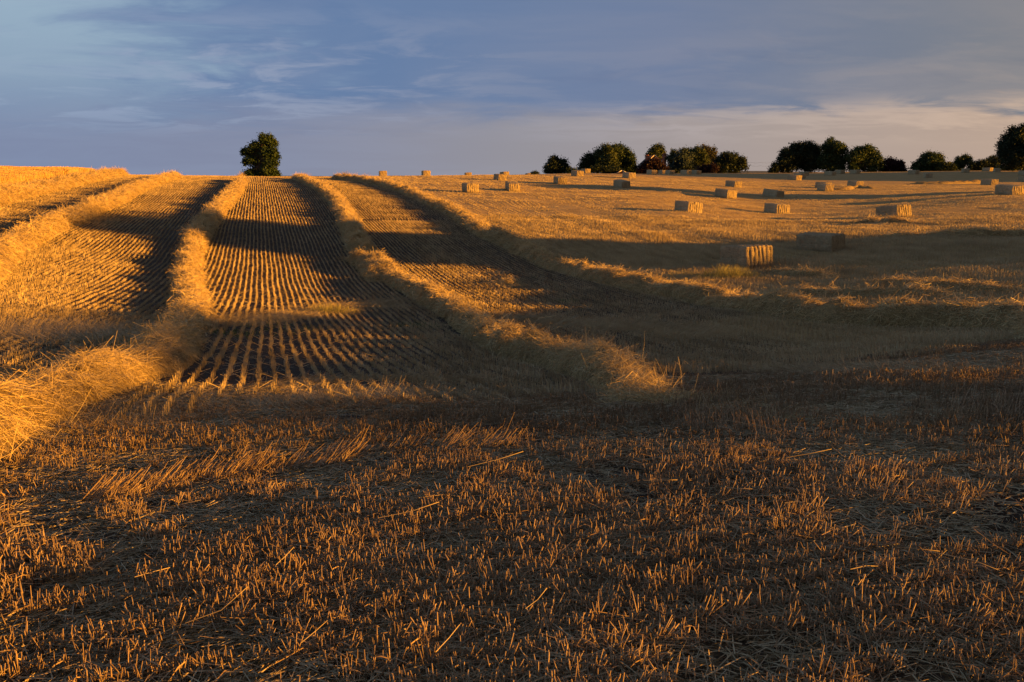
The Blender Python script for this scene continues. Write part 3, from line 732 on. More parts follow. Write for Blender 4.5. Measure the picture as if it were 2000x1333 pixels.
# chopped straw lying between the stalks
def litter_meshes(seed, count, n, spread):
    out = []
    for k in range(count):
        r = np.random.default_rng(seed+k)
        p = np.stack([r.normal(0, spread, n), r.normal(0, spread, n), r.uniform(.0, .022, n)], 1)
        v, f = ribbons(r, p, dirs(r, n, -4, 10), r.uniform(.02, .13, n), r.uniform(.002, .0055, n), .12, 0)
        out.append(new_mesh('chopped_straw', v, f, M_LITTER))
    return out
LIT = variant_collection('chopped_straw', litter_meshes(300, 6, 26, .09))
def chop():
    n = 22000
    Y = np.sqrt(RNG.uniform(1.5**2, 10.**2, n)); X = RNG.uniform(-.7, .7, n)*Y+RNG.uniform(-.6, .6, n)
    k = .45+vnoise(X*1.1, Y*1.1, 11)+.5*vnoise(X*.5, Y*.5, 12)
    ok = RNG.random(n) < k; X, Y = X[ok], Y[ok]
    rot = euler_on_slope(X, Y, RNG.uniform(-3, 3, len(X)))
    tag(scatter('chopped_straw', LIT, np.stack([X, Y, ground(X, Y)+.004], 1), rot, RNG.uniform(.8, 1.3, len(X))), 'short pieces of chopped straw lying between the stalks', 'straw litter', None, 'stuff')
chop()
# single long straws dropped on the stubble
def long_straws():
    spots = [(800,1008,130,.05),(430,1215,150,.02),(1480,830,130,-.5),(1580,890,100,.1),(1440,958,70,-.5),(1290,940,70,-.15),(1900,1090,160,-.4),(1790,1075,90,-.25),(620,1235,80,.9),(880,1250,90,.9),(1690,1105,80,.3),(1050,1180,60,.5),(300,1120,70,.4),(560,1090,60,1.1),(860,965,90,.3),(970,905,120,.2)]
    names = ['long straw lying flat left of the centre foreground', 'long straw slanting low in the bottom left', 'long broken straw leaning down below the spread straw', 'bright straw sloping steeply on the right of the middle distance', 'short dropped straw in a dim patch right of centre', 'short straw lying nearly level right of centre', 'long straw slanting down at the right side', 'straw slanting down just left of the longest right hand one', 'straw standing up steeply near the bottom left of centre', 'straw standing up steeply at the bottom centre', 'straw leaning right among tall stalks on the lower right', 'short straw leaning right at the lower centre', 'short straw lying on stubble at the far left', 'upright short straw left of centre', 'straw lying level beside the leaning stalks', 'bundle like long straw lying level in the middle foreground']
    for (px, py, L, an), lab in zip(spots, names):
        c = cast(px, py, .1)[0]; m = c[1]/F*L*1.1
        r = np.random.default_rng(int(px)); d = np.array([[math.cos(an)*.9, math.sin(an)*1.2, .10]])
        p = np.array([[c[0], c[1], float(ground(c[0], c[1]))+.10]])-d*m*.5*np.array([1, 1, .6])
        v, f = tubes(r, p, d, np.array([m*.9]), np.array([.0017]), 4, .16)
        tag(link('dropped_straw', new_mesh('dropped_straw', v, f, M_STUB)), lab, 'straw')
long_straws()
# knocked over stalks, combed one way, in lines and swirls
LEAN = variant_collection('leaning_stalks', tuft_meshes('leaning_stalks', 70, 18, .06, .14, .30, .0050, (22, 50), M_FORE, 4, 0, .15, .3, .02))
def lying(name, coll, pix, width, n, yaw, lab, sc=(.8, 1.2), ys=.25, lift=0.):
    c = smooth_line(cast([p[0] for p in pix], [p[1] for p in pix]), .1)
    i = RNG.integers(0, len(c), n); X = c[i, 0]+RNG.normal(0, width, n); Y = c[i, 1]+RNG.normal(0, width, n)
    rot = euler_on_slope(X, Y, yaw+RNG.normal(0, ys, n))
    return tag(scatter(name, coll, np.stack([X, Y, ground(X, Y)+lift], 1), rot, RNG.uniform(sc[0], sc[1], n)), lab, 'flattened straw', None, 'stuff')
lying('leaning_stalks', LEAN, [(170,985),(260,965),(360,940),(450,925),(560,915),(640,905)], .06, 48, .15, 'line of long stalks leaning to the right in the left foreground')
lying('leaning_stalks', LEAN, [(640,905),(720,890),(790,880),(1040,880)], .10, 26, .2, 'scattered leaning stalks beyond the left foreground line')
lying('leaning_stalks', LEAN, [(1330,850),(1420,820),(1500,840),(1560,862)], .16, 34, 1.2, 'upright loose stalks around the spread end of the middle windrow')
lying('leaning_stalks', LEAN, [(1880,830),(1950,800),(2020,770)], .2, 30, .6, 'tangled stalks at the right edge of the hollow')
lying('flattened_straw', COMBED, [(430,800),(520,790),(640,785),(760,775),(900,765)], .30, 170, 2.4, 'near swathe of stubble combed flat across the middle of the picture', (.35, .7))
lying('flattened_straw', COMBED, [(480,770),(580,752),(700,742),(820,740),(960,745)], .22, 110, .3, 'far edge of the combed swathe in the middle', (.35, .7))
lying('flattened_straw', COMBED, [(400,632),(470,630),(560,618),(680,600),(760,590)], .45, 380, .2, 'band of flattened stubble crossing the centre strip', (.6, 1.0))
lying('flattened_straw', COMBED, [(-40,650),(60,648),(150,652),(230,660)], .8, 520, 2.6, 'broad patch of flattened stubble in shade on the left', (.6, 1.1))
lying('flattened_straw', COMBED, [(60,865),(160,840),(260,820),(340,800)], .28, 150, 2.5, 'flattened straw at the foot of the brightest windrow', (.3, .55))
lying('flattened_straw', COMBED, [(960,620),(1100,632),(1250,640),(1400,655)], .5, 360, .1, 'dark flattened stubble between the middle and right windrows', (.6, 1.0))
lying('flattened_straw', COMBED, [(1500,720),(1650,722),(1800,728),(1980,735)], .35, 300, 2.7, 'flattened stubble band in the right hollow', (.35, .6))
lying('loose_straw', TUFT, [(1330,775),(1400,790),(1450,812),(1520,830)], .22, 60, 0., 'straw spread thinly where the middle windrow ends', (.4, .7), 3.)
# small tufts of taller growth
def tuft(pix, mat, n, hgt, spread, label, cat, lean=.35):
    c = cast(*pix)[0]; r = np.random.default_rng(int(pix[0]))
    p = np.stack([r.normal(0, spread, n), r.normal(0, spread*.6, n), np.full(n, -.03)], 1)
    d = np.stack([r.normal(.1, lean, n), r.normal(0, lean, n), np.ones(n)], 1)
    l = hgt*r.uniform(.45, 1.1, n)*np.exp(-(p[:, 0]/spread/2.2)**2)
    v, f = ribbons(r, p, d, l, r.uniform(.006, .013, n), .25, .1)
    o = link('weed_tuft' if cat == 'weeds' else 'grass_tuft', new_mesh('tuft', v, f, mat), None, (c[0], c[1], float(ground(c[0], c[1]))))
    return tag(o, label, cat, None, 'stuff')
tuft((642, 612), M_GRASS, 520, .36, .42, 'lit tuft of grass at the lower end of the centre strip', 'grass tuft')
tuft((1425, 545), M_GRASS, 1300, .62, .62, 'lit bush of dry weeds in front of the nearest bale', 'weeds')
tuft((1345, 540), M_GRASS, 500, .26, .8, 'low yellow green grass left of the dry weed bush', 'grass tuft')
tuft((1110, 250+340), M_WEED, 260, .12, .4, 'small green weeds below the right hand windrow', 'weeds')
for k, (px, py, w, lab) in enumerate([(430,655,.5,'green weeds at the left end of the flattened band'),(520,646,.8,'green weeds in the middle of the flattened band'),(215,676,.6,'green weeds beside the shaded bend of the wavy windrow'),(800,640,.5,'faint green weeds near the right end of the flattened band')]):
    tuft((px, py), M_WEED, 420, .13, w, lab, 'weeds')
# uncut grain along the skyline on the left
def grain_meshes():
    out = []
    for k in range(4):
        r = np.random.default_rng(400+k); n = 150
        p = np.stack([r.uniform(-.5, .5, n), r.uniform(-.5, .5, n), np.zeros(n)], 1)
        d = np.stack([r.normal(.05, .10, n), r.normal(0, .10, n), np.ones(n)], 1); h = r.uniform(.62, .86, n)
        v1 = ribbons(r, p, d, h, np.full(n, .016), .1)
        top = p+d/np.linalg.norm(d, axis=1, keepdims=True)*(h*.94)[:, None]
        v2 = ribbons(r, top, dirs(r, n, -10, 65), r.uniform(.07, .12, n), np.full(n, .03), .2, .4)
        v, f = join([v1, v2]); out.append(new_mesh('grain', v, f, M_GRAIN))
    return out
GRAIN = variant_collection('grain', grain_meshes())
def standing_grain():
    e = smooth_line(cast([-120, -40, 0, 60, 120, 160, 186], [393, 377, 369, 358, 349, 343, 340.5]), .5)
    eu = U[0]*e[:, 0]+U[1]*e[:, 1]; ev = V[0]*e[:, 0]+V[1]*e[:, 1]; o = np.argsort(ev)
    A, B = np.meshgrid(np.arange(-62, -14, .62), np.arange(ev.min(), 150, .62), indexing='ij'); A = A.ravel(); B = B.ravel()
    A = A+RNG.uniform(-.3, .3, len(A)); B = B+RNG.uniform(-.3, .3, len(B))
    lim = np.interp(B, ev[o], eu[o]); lim = np.where(B > ev.max(), eu[o][-1]-(B-ev.max())*.25, lim)
    ok = (A < lim-.3); A, B = A[ok], B[ok]
    X = U[0]*A+V[0]*B; Y = U[1]*A+V[1]*B; ok = in_view(X, Y, 150, 0, .74); X, Y = X[ok], Y[ok]
    rot = np.stack([np.zeros(len(X)), np.zeros(len(X)), RNG.uniform(-3, 3, len(X))], 1)
    tag(scatter('standing_grain', GRAIN, np.stack([X, Y, ground(X, Y)-.02], 1), rot, RNG.uniform(.88, 1.1, len(X))*(1+.25*vnoise(X/3, Y/3, 61))), 'uncut golden grain standing along the left skyline', 'grain', None, 'stuff')
standing_grain()

# ------------------------------------------------------------------ trees
def leaf_mat(name, dark, mid, light):
    m = bpy.data.materials.new(name); m.use_nodes = True; t = NT(m.node_tree)
    geo = t.n('ShaderNodeNewGeometry').outputs['Position']
    n = t.math('ADD', t.math('MULTIPLY', t.noise(geo, .55, 3), .6), t.math('MULTIPLY', t.noise(geo, 3.1, 2), .45))
    c = t.ramp(n, [(.36, dark), (.52, mid), (.68, light)])
    p = t.n('ShaderNodeBsdfPrincipled'); t.put(p.inputs['Base Color'], c); p.inputs['Roughness'].default_value = .6; p.inputs['Specular IOR Level'].default_value = .2
    tr = t.n('ShaderNodeBsdfTranslucent'); t.put(tr.inputs[0], c)
    mx = t.n('ShaderNodeMixShader'); mx.inputs[0].default_value = .18
    o = t.n('ShaderNodeOutputMaterial'); t.t.links.new(p.outputs[0], mx.inputs[1]); t.t.links.new(tr.outputs[0], mx.inputs[2]); t.t.links.new(mx.outputs[0], o.inputs[0])
    return m
ML = {'green': leaf_mat('green_leaves', (0.0115, 0.0245, 0.0101), (0.0216, 0.0432, 0.0158), (0.0396, 0.0648, 0.0230)),
      'dark': leaf_mat('dark_leaves', (0.0072, 0.0144, 0.0086), (0.0144, 0.0259, 0.0130), (0.0252, 0.0418, 0.0187)),
      'blue': leaf_mat('bluish_leaves', (0.0130, 0.0245, 0.0230), (0.0245, 0.0418, 0.0374), (0.0396, 0.0590, 0.0504)),
      'copper': leaf_mat('copper_leaves', (0.0130, 0.0058, 0.0086), (0.0245, 0.0101, 0.0130), (0.0396, 0.0158, 0.0158)),
      'olive': leaf_mat('olive_leaves', (0.0158, 0.0259, 0.0086), (0.0302, 0.0461, 0.0144), (0.0518, 0.0662, 0.0216)),
      'brown': leaf_mat('brownish_leaves', (0.0202, 0.0216, 0.0101), (0.0374, 0.0374, 0.0173), (0.0612, 0.0540, 0.0245))}
M_BARK = plain_mat('bark', lambda t, p, tc: t.put(p.inputs['Base Color'], t.ramp(t.noise(tc, 6., 4), [(.3, (.03, .022, .016)), (.7, (.085, .065, .05))])))
def limb(a, b, ra, rb, sides=6):
    a = np.array(a, float); b = np.array(b, float); d = b-a; d /= np.linalg.norm(d)
    s = np.cross(d, [.31, .77, .2]); s /= np.linalg.norm(s); q = np.cross(d, s); an = np.arange(sides)*2*math.pi/sides
    ring = s[None]*np.cos(an)[:, None]+q[None]*np.sin(an)[:, None]
    mid = (a+b)/2+s*np.linalg.norm(b-a)*.06
    v = np.concatenate([a+ring*ra, mid+ring*(ra+rb)/2, b+ring*rb])
    f = np.array([[k*sides+i, k*sides+(i+1) % sides, (k+1)*sides+(i+1) % sides, (k+1)*sides+i] for k in (0, 1) for i in range(sides)])
    return v, f
def foliage(rng, lobes, leaf, dens, floor=None):
    C = np.array([l[0] for l in lobes]); R = np.array([l[1] for l in lobes]); P = []; N = []
    for i, (c, r) in enumerate(lobes):
        # each lobe is itself made of twig clusters so that the outline is broken
        m = max(8, int(dens*r*r/(leaf*leaf)*4.2)); d = rng.normal(size=(m, 3)); d /= np.linalg.norm(d, axis=1, keepdims=True)
        cl = np.array(c)+d*(r*rng.uniform(.55, 1.02, m)**.8*(1+.55*vnoise(d[:, 0]*2.3+i*7, d[:, 1]*1.3+d[:, 2]*2.9, 81)))[:, None]
        if len(lobes) < 150: keep = vnoise(cl[:, 0]/(r*.55)+9, cl[:, 2]/(r*.42)+i, 82) > -.27; cl = cl[keep]; d = d[keep]; m = len(cl)
        k = 14; off = rng.normal(size=(m, k, 3))*leaf*1.0
        p = (cl[:, None]+off).reshape(-1, 3); nn = np.repeat(d, k, 0)+rng.normal(size=(m*k, 3))*.6
        P.append(p); N.append(nn)
    P = np.concatenate(P); N = np.concatenate(N)
    ok = np.ones(len(P), bool)
    if len(lobes) < 120:                                         # nothing grows deep inside a bough
        for c, r in zip(C, R): ok &= ((P-c)**2).sum(1) > (.45*r)**2
    if floor is not None: ok &= P[:, 2] > floor
    P, N = P[ok], N[ok]; N /= np.linalg.norm(N, axis=1, keepdims=True)
    n = len(P); t = np.cross(N, rng.normal(size=(n, 3))); t /= np.linalg.norm(t, axis=1, keepdims=True); b = np.cross(N, t)
    s = (leaf*rng.uniform(.55, 1.25, n))[:, None]
    v = np.stack([P-t*s*.55, P-b*s*.32+N*s*.08, P+t*s*.6, P+b*s*.32], 1).reshape(-1, 3)
    return v, np.arange(n*4).reshape(-1, 4)
def tree_at(name, label, base, lobes, mat, leaf, dens, trunk_r, group, cat='tree', clear=.0, seed=1):
    """lobes: world-space (centre, radius); trunk and limbs reach into them"""
    rng = np.random.default_rng(seed)
    o = link(name, None, None, base); b = np.array(base)
    L = [(np.array(c)-b, r) for c, r in lobes]
    v, f = foliage(rng, L, leaf, dens, clear)
    crown = link('crown', new_mesh('crown', v, f, ML[mat]), o)
    top = max(L, key=lambda q: q[0][2])[0]; mean = np.mean([c for c, _ in L], 0)
    fork = np.array([mean[0]*.35, mean[1]*.35, max(.25*top[2], .3)])
    parts = [limb((0, 0, -.3), fork, trunk_r*1.25, trunk_r*.85, 8), limb(fork, fork*.25+top*.75, trunk_r*.8, trunk_r*.25)]
    for c, r in L: parts.append(limb(fork+(top-fork)*rng.uniform(0, .4), c, trunk_r*.45, trunk_r*.12))
    v, f = join(parts); link('trunk', new_mesh('trunk', v, f, M_BARK), o)
    return tag(o, label, cat, group)
def tree_px(name, label, Yd, lobes, mat, leaf=.42, dens=1.35, tr=.28, group='trees along the skyline', base_px=None, cat='tree', grow=1.10):
    W = []; rng = np.random.default_rng(int(lobes[0][0]*7))
    for (px, py, r) in lobes:
        y = Yd+rng.uniform(-.5, .5)*r*Yd/F*1.2; a, d = ray(px, py)
        W.append((np.array([a*y, y, EYE+d*y]), .80*grow*r*y/F))
        for k in range(6):                   # smaller boughs standing out of the main ones
            e = rng.normal(size=3); e[2] = abs(e[2])*.8-.15; e /= np.linalg.norm(e); c0, r0 = np.array([a*y, y, EYE+d*y]), grow*r*y/F
            W.append((c0+e*r0*.80, r0*rng.uniform(.26, .46)))
    bx = base_px if base_px is not None else float(np.mean([l[0] for l in lobes]))
    a, _ = ray(bx, 340); X, Y = float(a)*Yd, Yd
    z = min(float(ground(X, Y)), min(c[2]-r for c, r in W)+.3)
    return tree_at(name, label, (X, Y, z), W, mat, leaf, dens, tr, group, cat, .05, int(bx))
lone = [((400+x/3.332), (240+y/3.332), r/3.332) for x, y, r in [(400,128,40),(375,160,46),(440,140,34),(310,185,46),(278,205,28),(345,210,44),(400,205,50),(452,195,36),(300,250,40),(275,258,20),(350,262,40),(410,265,50),(450,270,28),(345,310,38),(400,318,44),(440,310,26),(305,335,30),(350,348,30),(420,345,36),(330,150,24),(462,225,24),(288,338,30),(445,335,32),(270,352,24),(462,350,24),(375,100,26),(425,108,24),(262,190,20)]]
tree_px('broadleaf_tree', 'lone tall broadleaf tree standing on the left crest of the field', 165., lone, 'green', .32, 1.2, .5, None, 512, 'tree', .74)
T = tree_px
GL = 'trees along the skyline'
T('broadleaf_tree', 'small round dark tree standing alone left of the tree clumps', 235., [(1087,322,14),(1078,326,12),(1096,326,12),(1070,333,8),(1104,333,8),(1087,332,13),(1083,314,7)], 'dark')
T('broadleaf_tree', 'lower dark tree on the left side of the first clump', 236., [(1152,318,13),(1142,324,9),(1160,314,11),(1138,331,7),(1152,330,12),(1168,324,12)], 'dark')
T('broadleaf_tree', 'tall yellowish green tree in the middle of the first clump', 232., [(1184,296,12),(1176,303,12),(1190,308,14),(1184,318,15),(1172,316,11),(1196,322,12),(1188,330,10)], 'olive')
T('broadleaf_tree', 'broad tall tree on the right side of the first clump', 238., [(1203,297,14),(1212,300,14),(1222,307,13),(1212,314,16),(1228,316,12),(1234,324,9),(1222,328,12),(1204,326,13),(1232,333,7)], 'green')
T('hedge', 'low clipped looking hedge under the first tree clump', 226., [(1158,333,6),(1168,332,7),(1178,333,6.5),(1188,333,7),(1198,334,6),(1206,335,5)], 'dark', .32, 1.3, .1, GL, None, 'hedge')
T('broadleaf_tree', 'tree rising behind the house between its two chimneys', 262., [(1283,293,9),(1276,299,8),(1291,298,8),(1270,305,6),(1283,306,9),(1293,306,7)], 'olive')
T('copper_beech', 'dark purple copper beech covering the front of the house', 232., [(1275,318,8),(1267,323,9),(1284,322,8),(1258,330,7),(1293,331,7),(1276,330,10),(1299,336,4),(1252,336,4)], 'copper')
T('broadleaf_tree', 'tree just right of the tall brick chimney', 250., [(1317,304,8),(1311,311,7),(1323,308,8),(1315,319,9),(1314,329,8),(1322,325,9)], 'olive')
T('conifer', 'bluish conifer in the middle of the second clump', 236., [(1334,301,8),(1330,310,11),(1340,311,10),(1325,320,11),(1340,322,12),(1332,331,11),(1348,332,8),(1318,331,8)], 'blue')
T('broadleaf_tree', 'broad yellow green tree right of the bluish conifer', 244., [(1350,300,9),(1362,303,12),(1372,311,11),(1360,316,14),(1374,322,10),(1362,329,12),(1350,322,12)], 'olive')
T('broadleaf_tree', 'tall brownish tree rearing behind the second clump', 262., [(1378,296,10),(1386,302,10),(1370,302,8),(1380,309,12),(1390,312,8),(1378,320,10)], 'brown')
T('shrub', 'low dark purple shrub between the second clump and the dome tree', 230., [(1378,332,7),(1370,334,6),(1386,332,8),(1392,330,8)], 'copper', .36, 1.3, .1, GL, None, 'shrub')
T('broadleaf_tree', 'round dark dome shaped tree at the right end of the second clump', 236., [(1421,309,10),(1412,313,12),(1432,312,11),(1403,322,10),(1424,322,15),(1442,321,11),(1451,324,9),(1410,331,10),(1432,332,10),(1398,330,9),(1450,316,6)], 'dark')
T('conifer', 'sloping dark conifer at the left end of the wood', 242., [(1536,301,8),(1530,309,8),(1534,318,10),(1524,322,9),(1516,328,8),(1530,331,10),(1511,335,6),(1541,311,9),(1541,330,9)], 'dark')
T('broadleaf_tree', 'wide flat topped dark tree in the wood', 244., [(1552,292,11),(1566,290,11),(1580,291,12),(1590,297,10),(1560,304,14),(1578,306,15),(1594,309,9),(1560,322,14),(1580,324,14),(1596,324,11),(1548,312,11)], 'dark')
T('broadleaf_tree', 'tallest tree of the dark wood, with a pointed top', 240., [(1622,286,11),(1632,289,11),(1614,294,10),(1642,298,11),(1626,304,15),(1646,311,9),(1614,312,13),(1636,320,13),(1620,329,11),(1608,322,10),(1640,331,8)], 'green')
T('broadleaf_tree', 'round green tree just right of the tallest tree', 238., [(1686,297,11),(1696,295,8),(1676,301,11),(1702,304,11),(1666,310,10),(1688,311,15),(1709,315,11),(1672,322,12),(1694,326,13),(1712,327,9),(1663,328,8),(1706,333,7)], 'green')
T('copper_beech', 'low copper coloured tree right of the wood', 240., [(1738,319,8),(1730,325,9),(1746,323,9),(1756,322,6),(1740,331,10),(1756,331,8),(1764,334,6),(1726,333,7)], 'copper')
T('broadleaf_tree', 'spiky topped green tree on the right skyline', 236., [(1812,306,8),(1805,313,9),(1822,310,8),(1832,312,8),(1797,321,9),(1815,322,13),(1832,322,9),(1791,330,8),(1806,331,9),(1826,331,10)], 'green')
T('shrub', 'paler green bush joined to the spiky topped tree', 232., [(1844,327,8),(1853,326,7),(1861,329,6),(1846,332,7),(1858,333,6),(1838,331,7)], 'olive', .36, 1.3, .1, GL, None, 'shrub')
T('broadleaf_tree', 'small thin crowned tree on the right skyline', 238., [(1882,310,6),(1888,312,6),(1872,315,6),(1880,319,7),(1891,318,5),(1868,321,5),(1876,327,7),(1870,331,6)], 'green', .36, 1.0)
T('hedge', 'dark hedge climbing towards the big tree at the right edge', 234., [(1898,327,7),(1906,324,7),(1914,325,7),(1922,322,8),(1930,320,9),(1940,318,10),(1948,316,10),(1912,331,6),(1928,330,7),(1944,330,8)], 'dark', .36, 1.3, .1, GL, None, 'hedge')
T('conifer', 'big black looking tree with ragged top cut by the right edge', 205., [(1982,263,13),(1998,260,14),(2016,262,16),(1972,272,12),(1990,278,18),(2012,282,20),(1964,286,12),(1982,296,18),(2004,302,20),(1960,300,12),(2030,290,20),(1966,312,13),(1986,316,16),(2010,320,16),(2036,312,18),(2046,270,16)], 'dark', .40, 1.3, .6, GL, 2005)
T('hedge', 'low hedge below the big tree at the right edge', 222., [(1952,330,5),(1962,330,5),(1972,329,6),(1982,329,6),(1992,328,6),(2004,328,6),(2016,328,6)], 'olive', .32, 1.3, .1, GL, None, 'hedge')
T('shrub', 'tiny shrub on the crest right of a nearly hidden bale', 172., [(1045,340,3.2),(1042,341.5,2.5),(1048,342,2.4)], 'dark', .22, 1.3, .05, None, None, 'shrub')
T('shrub', 'low bush at the foot of the lone round tree', 232., [(1112,336,5),(1119,336,5.5),(1125,337,4.5)], 'olive', .32, 1.3, .08, GL, None, 'shrub')

# ------------------------------------------------------------------ house among the trees
M_BRICK = plain_mat('red_brick', lambda t, p, tc: t.put(p.inputs['Base Color'], t.ramp(t.noise(tc, 4., 4), [(.3, (.20, .075, .05)), (.7, (.36, .15, .09))])))
M_TILE = plain_mat('roof_tiles', lambda t, p, tc: t.put(p.inputs['Base Color'], t.ramp(t.noise(tc, 3., 4), [(.3, (.05, .035, .035)), (.7, (.11, .075, .065))])))
M_BARGE = plain_mat('pale_wood', lambda t, p, tc: t.put(p.inputs['Base Color'], (.50, .44, .38, 1)))
M_GLASS = plain_mat('dark_window', lambda t, p, tc: (t.put(p.inputs['Base Color'], (.03, .035, .04, 1)), setattr(p.inputs['Roughness'], 'default_value', .15)))
def box(x0, x1, y0, y1, z0, z1):
    v = [(x, y, z) for z in (z0, z1) for x, y in ((x0, y0), (x1, y0), (x1, y1), (x0, y1))]
    return np.array(v, float), np.array([[0, 3, 2, 1], [4, 5, 6, 7], [0, 1, 5, 4], [1, 2, 6, 5], [2, 3, 7, 6], [3, 0, 4, 7]])
def slab(p0, p1, p2, p3, t):
    p = np.array([p0, p1, p2, p3], float); n = np.cross(p[1]-p[0], p[3]-p[0]); n /= np.linalg.norm(n)
    if n[2] < 0: n = -n
    v = np.concatenate([p, p+n*t]); return v, np.array([[0, 3, 2, 1], [4, 5, 6, 7], [0, 1, 5, 4], [1, 2, 6, 5], [2, 3, 7, 6], [3, 0, 4, 7]])
def part(name, parent, bits, mat, label=None):
    v, f = join(bits); o = link(name, new_mesh(name, v, f, mat), parent)
    if label: o['label'] = label
    return o
def gabled(name, label, cat, Yd, cx, w, eave_py, ridge_py, depth_, chimneys, windows=()):
    s = Yd/F; a, _ = ray(cx, 340); X0 = float(a)*Yd
    zz = lambda py: EYE+float(ray(cx, py)[1])*Yd
    g = float(ground(X0, Yd)); root = link(name, None, None, (X0, Yd, g))
    e, r = zz(eave_py)-g, zz(ridge_py)-g; h = w*s/2
    e = max(e, .6); bot = -1.0
    v = np.array([(-h+.3, 0, bot), (h-.3, 0, bot), (h-.3, 0, e), (0, 0, r-.25), (-h+.3, 0, e)]+[(-h+.3, depth_, bot), (h-.3, depth_, bot), (h-.3, depth_, e), (0, depth_, r-.25), (-h+.3, depth_, e)], float)
    link('wall', new_mesh('wall', v, [(0, 1, 2, 3, 4), (9, 8, 7, 6, 5), (0, 4, 9, 5), (1, 6, 7, 2)], M_BRICK), root)
    k = (r-e)/h
    roof = part('roof', root, [slab((-h-.3, -.35, e-.3*k), (0, -.35, r), (0, depth_+.35, r), (-h-.3, depth_+.35, e-.3*k), .14), slab((h+.3, -.35, e-.3*k), (h+.3, depth_+.35, e-.3*k), (0, depth_+.35, r), (0, -.35, r), .14)], M_TILE)
    for sg in (-1, 1): part('barge_board', root, [slab((sg*(h+.34), -.47, e-.34*k-.02), (sg*.02, -.47, r-.02), (sg*.02, -.36, r-.02), (sg*(h+.34), -.36, e-.34*k-.02), .22)], M_BARGE)
    for (px, wpx, top, y) in chimneys:
        x = (px-cx)*s; hw = wpx*s/2; zt = zz(top)-g; zb = r-abs(x)*k-.6
        part('chimney', roof, [box(x-hw, x+hw, y, y+1.0, zb, zt-.25), box(x-hw-.08, x+hw+.08, y-.08, y+1.08, zt-.25, zt-.10), box(x-hw+.12, x-.06, y+.25, y+.75, zt-.1, zt+.22), box(x+.06, x+hw-.12, y+.25, y+.75, zt-.1, zt+.22)], M_BRICK)
    for (x, z, ww, hh) in windows:
        fr = part('window', root, [box(x-ww/2-.08, x+ww/2+.08, -.06, -.003, z-.08, z), box(x-ww/2-.08, x+ww/2+.08, -.06, -.003, z+hh, z+hh+.08), box(x-ww/2-.08, x-ww/2, -.06, -.003, z, z+hh), box(x+ww/2, x+ww/2+.08, -.06, -.003, z, z+hh)], M_BARGE)
        part('pane', fr, [box(x-ww/2, x+ww/2, -.03, -.004, z, z+hh)], M_GLASS)
    return tag(root, label, cat)
gabled('house', 'brick house with steep dark roof and two chimneys behind the copper beech', 'house', 250., 1277, 58, 332, 304, 11., [(1265, 6.5, 303, 1.0), (1297.5, 7, 301, .8)], [(-1.4, 1.6, 1.1, 1.2), (1.4, 1.6, 1.1, 1.2)])
gabled('garden_shed', 'small gabled shed with pale roof edges right of the first tree clump', 'shed', 224., 1214.5, 15, 340, 334, 4.5, [])
gabled('outbuilding', 'low dark outbuilding just left of the copper beech', 'outbuilding', 243., 1240, 17, 333, 323, 7., [])
# overhead wires between the clumps
def wires():
    M = plain_mat('wire', lambda t, p, tc: t.put(p.inputs['Base Color'], (.12, .12, .12, 1)))
    pole0, pole1 = (1395, 317, 250.), (1720, 312, 250.)
    P = []
    for px, py, y in (pole0, pole1):
        a, d = ray(px, py); P.append(np.array([float(a)*y, y, EYE+float(d)*y]))
    root = link('overhead_wires', None, None, (*P[0][:2], float(ground(P[0][0], P[0][1]))))
    b = np.array(root.location)
    for k, dz in enumerate((0, -.9)):
        pts = [P[0]*(1-t)+P[1]*t+np.array([0, 0, dz-5.2*t*(1-t)*(.55 if k else .5)]) for t in np.linspace(0, 1, 17)]
        link('wire', new_mesh('wire', *join([limb(p-b, q-b, .018, .018, 4) for p, q in zip(pts[:-1], pts[1:])]), M), root)
    for p in P:
        g = float(ground(p[0], p[1])); link('pole', new_mesh('pole', *limb((p[0]-b[0], p[1]-b[1], g-b[2]-.5), p-b+np.array([0, 0, .3]), .14, .10, 8), M_BARK), root)
    tag(root, 'two thin sagging overhead wires crossing between the tree clumps', 'wires')
wires()

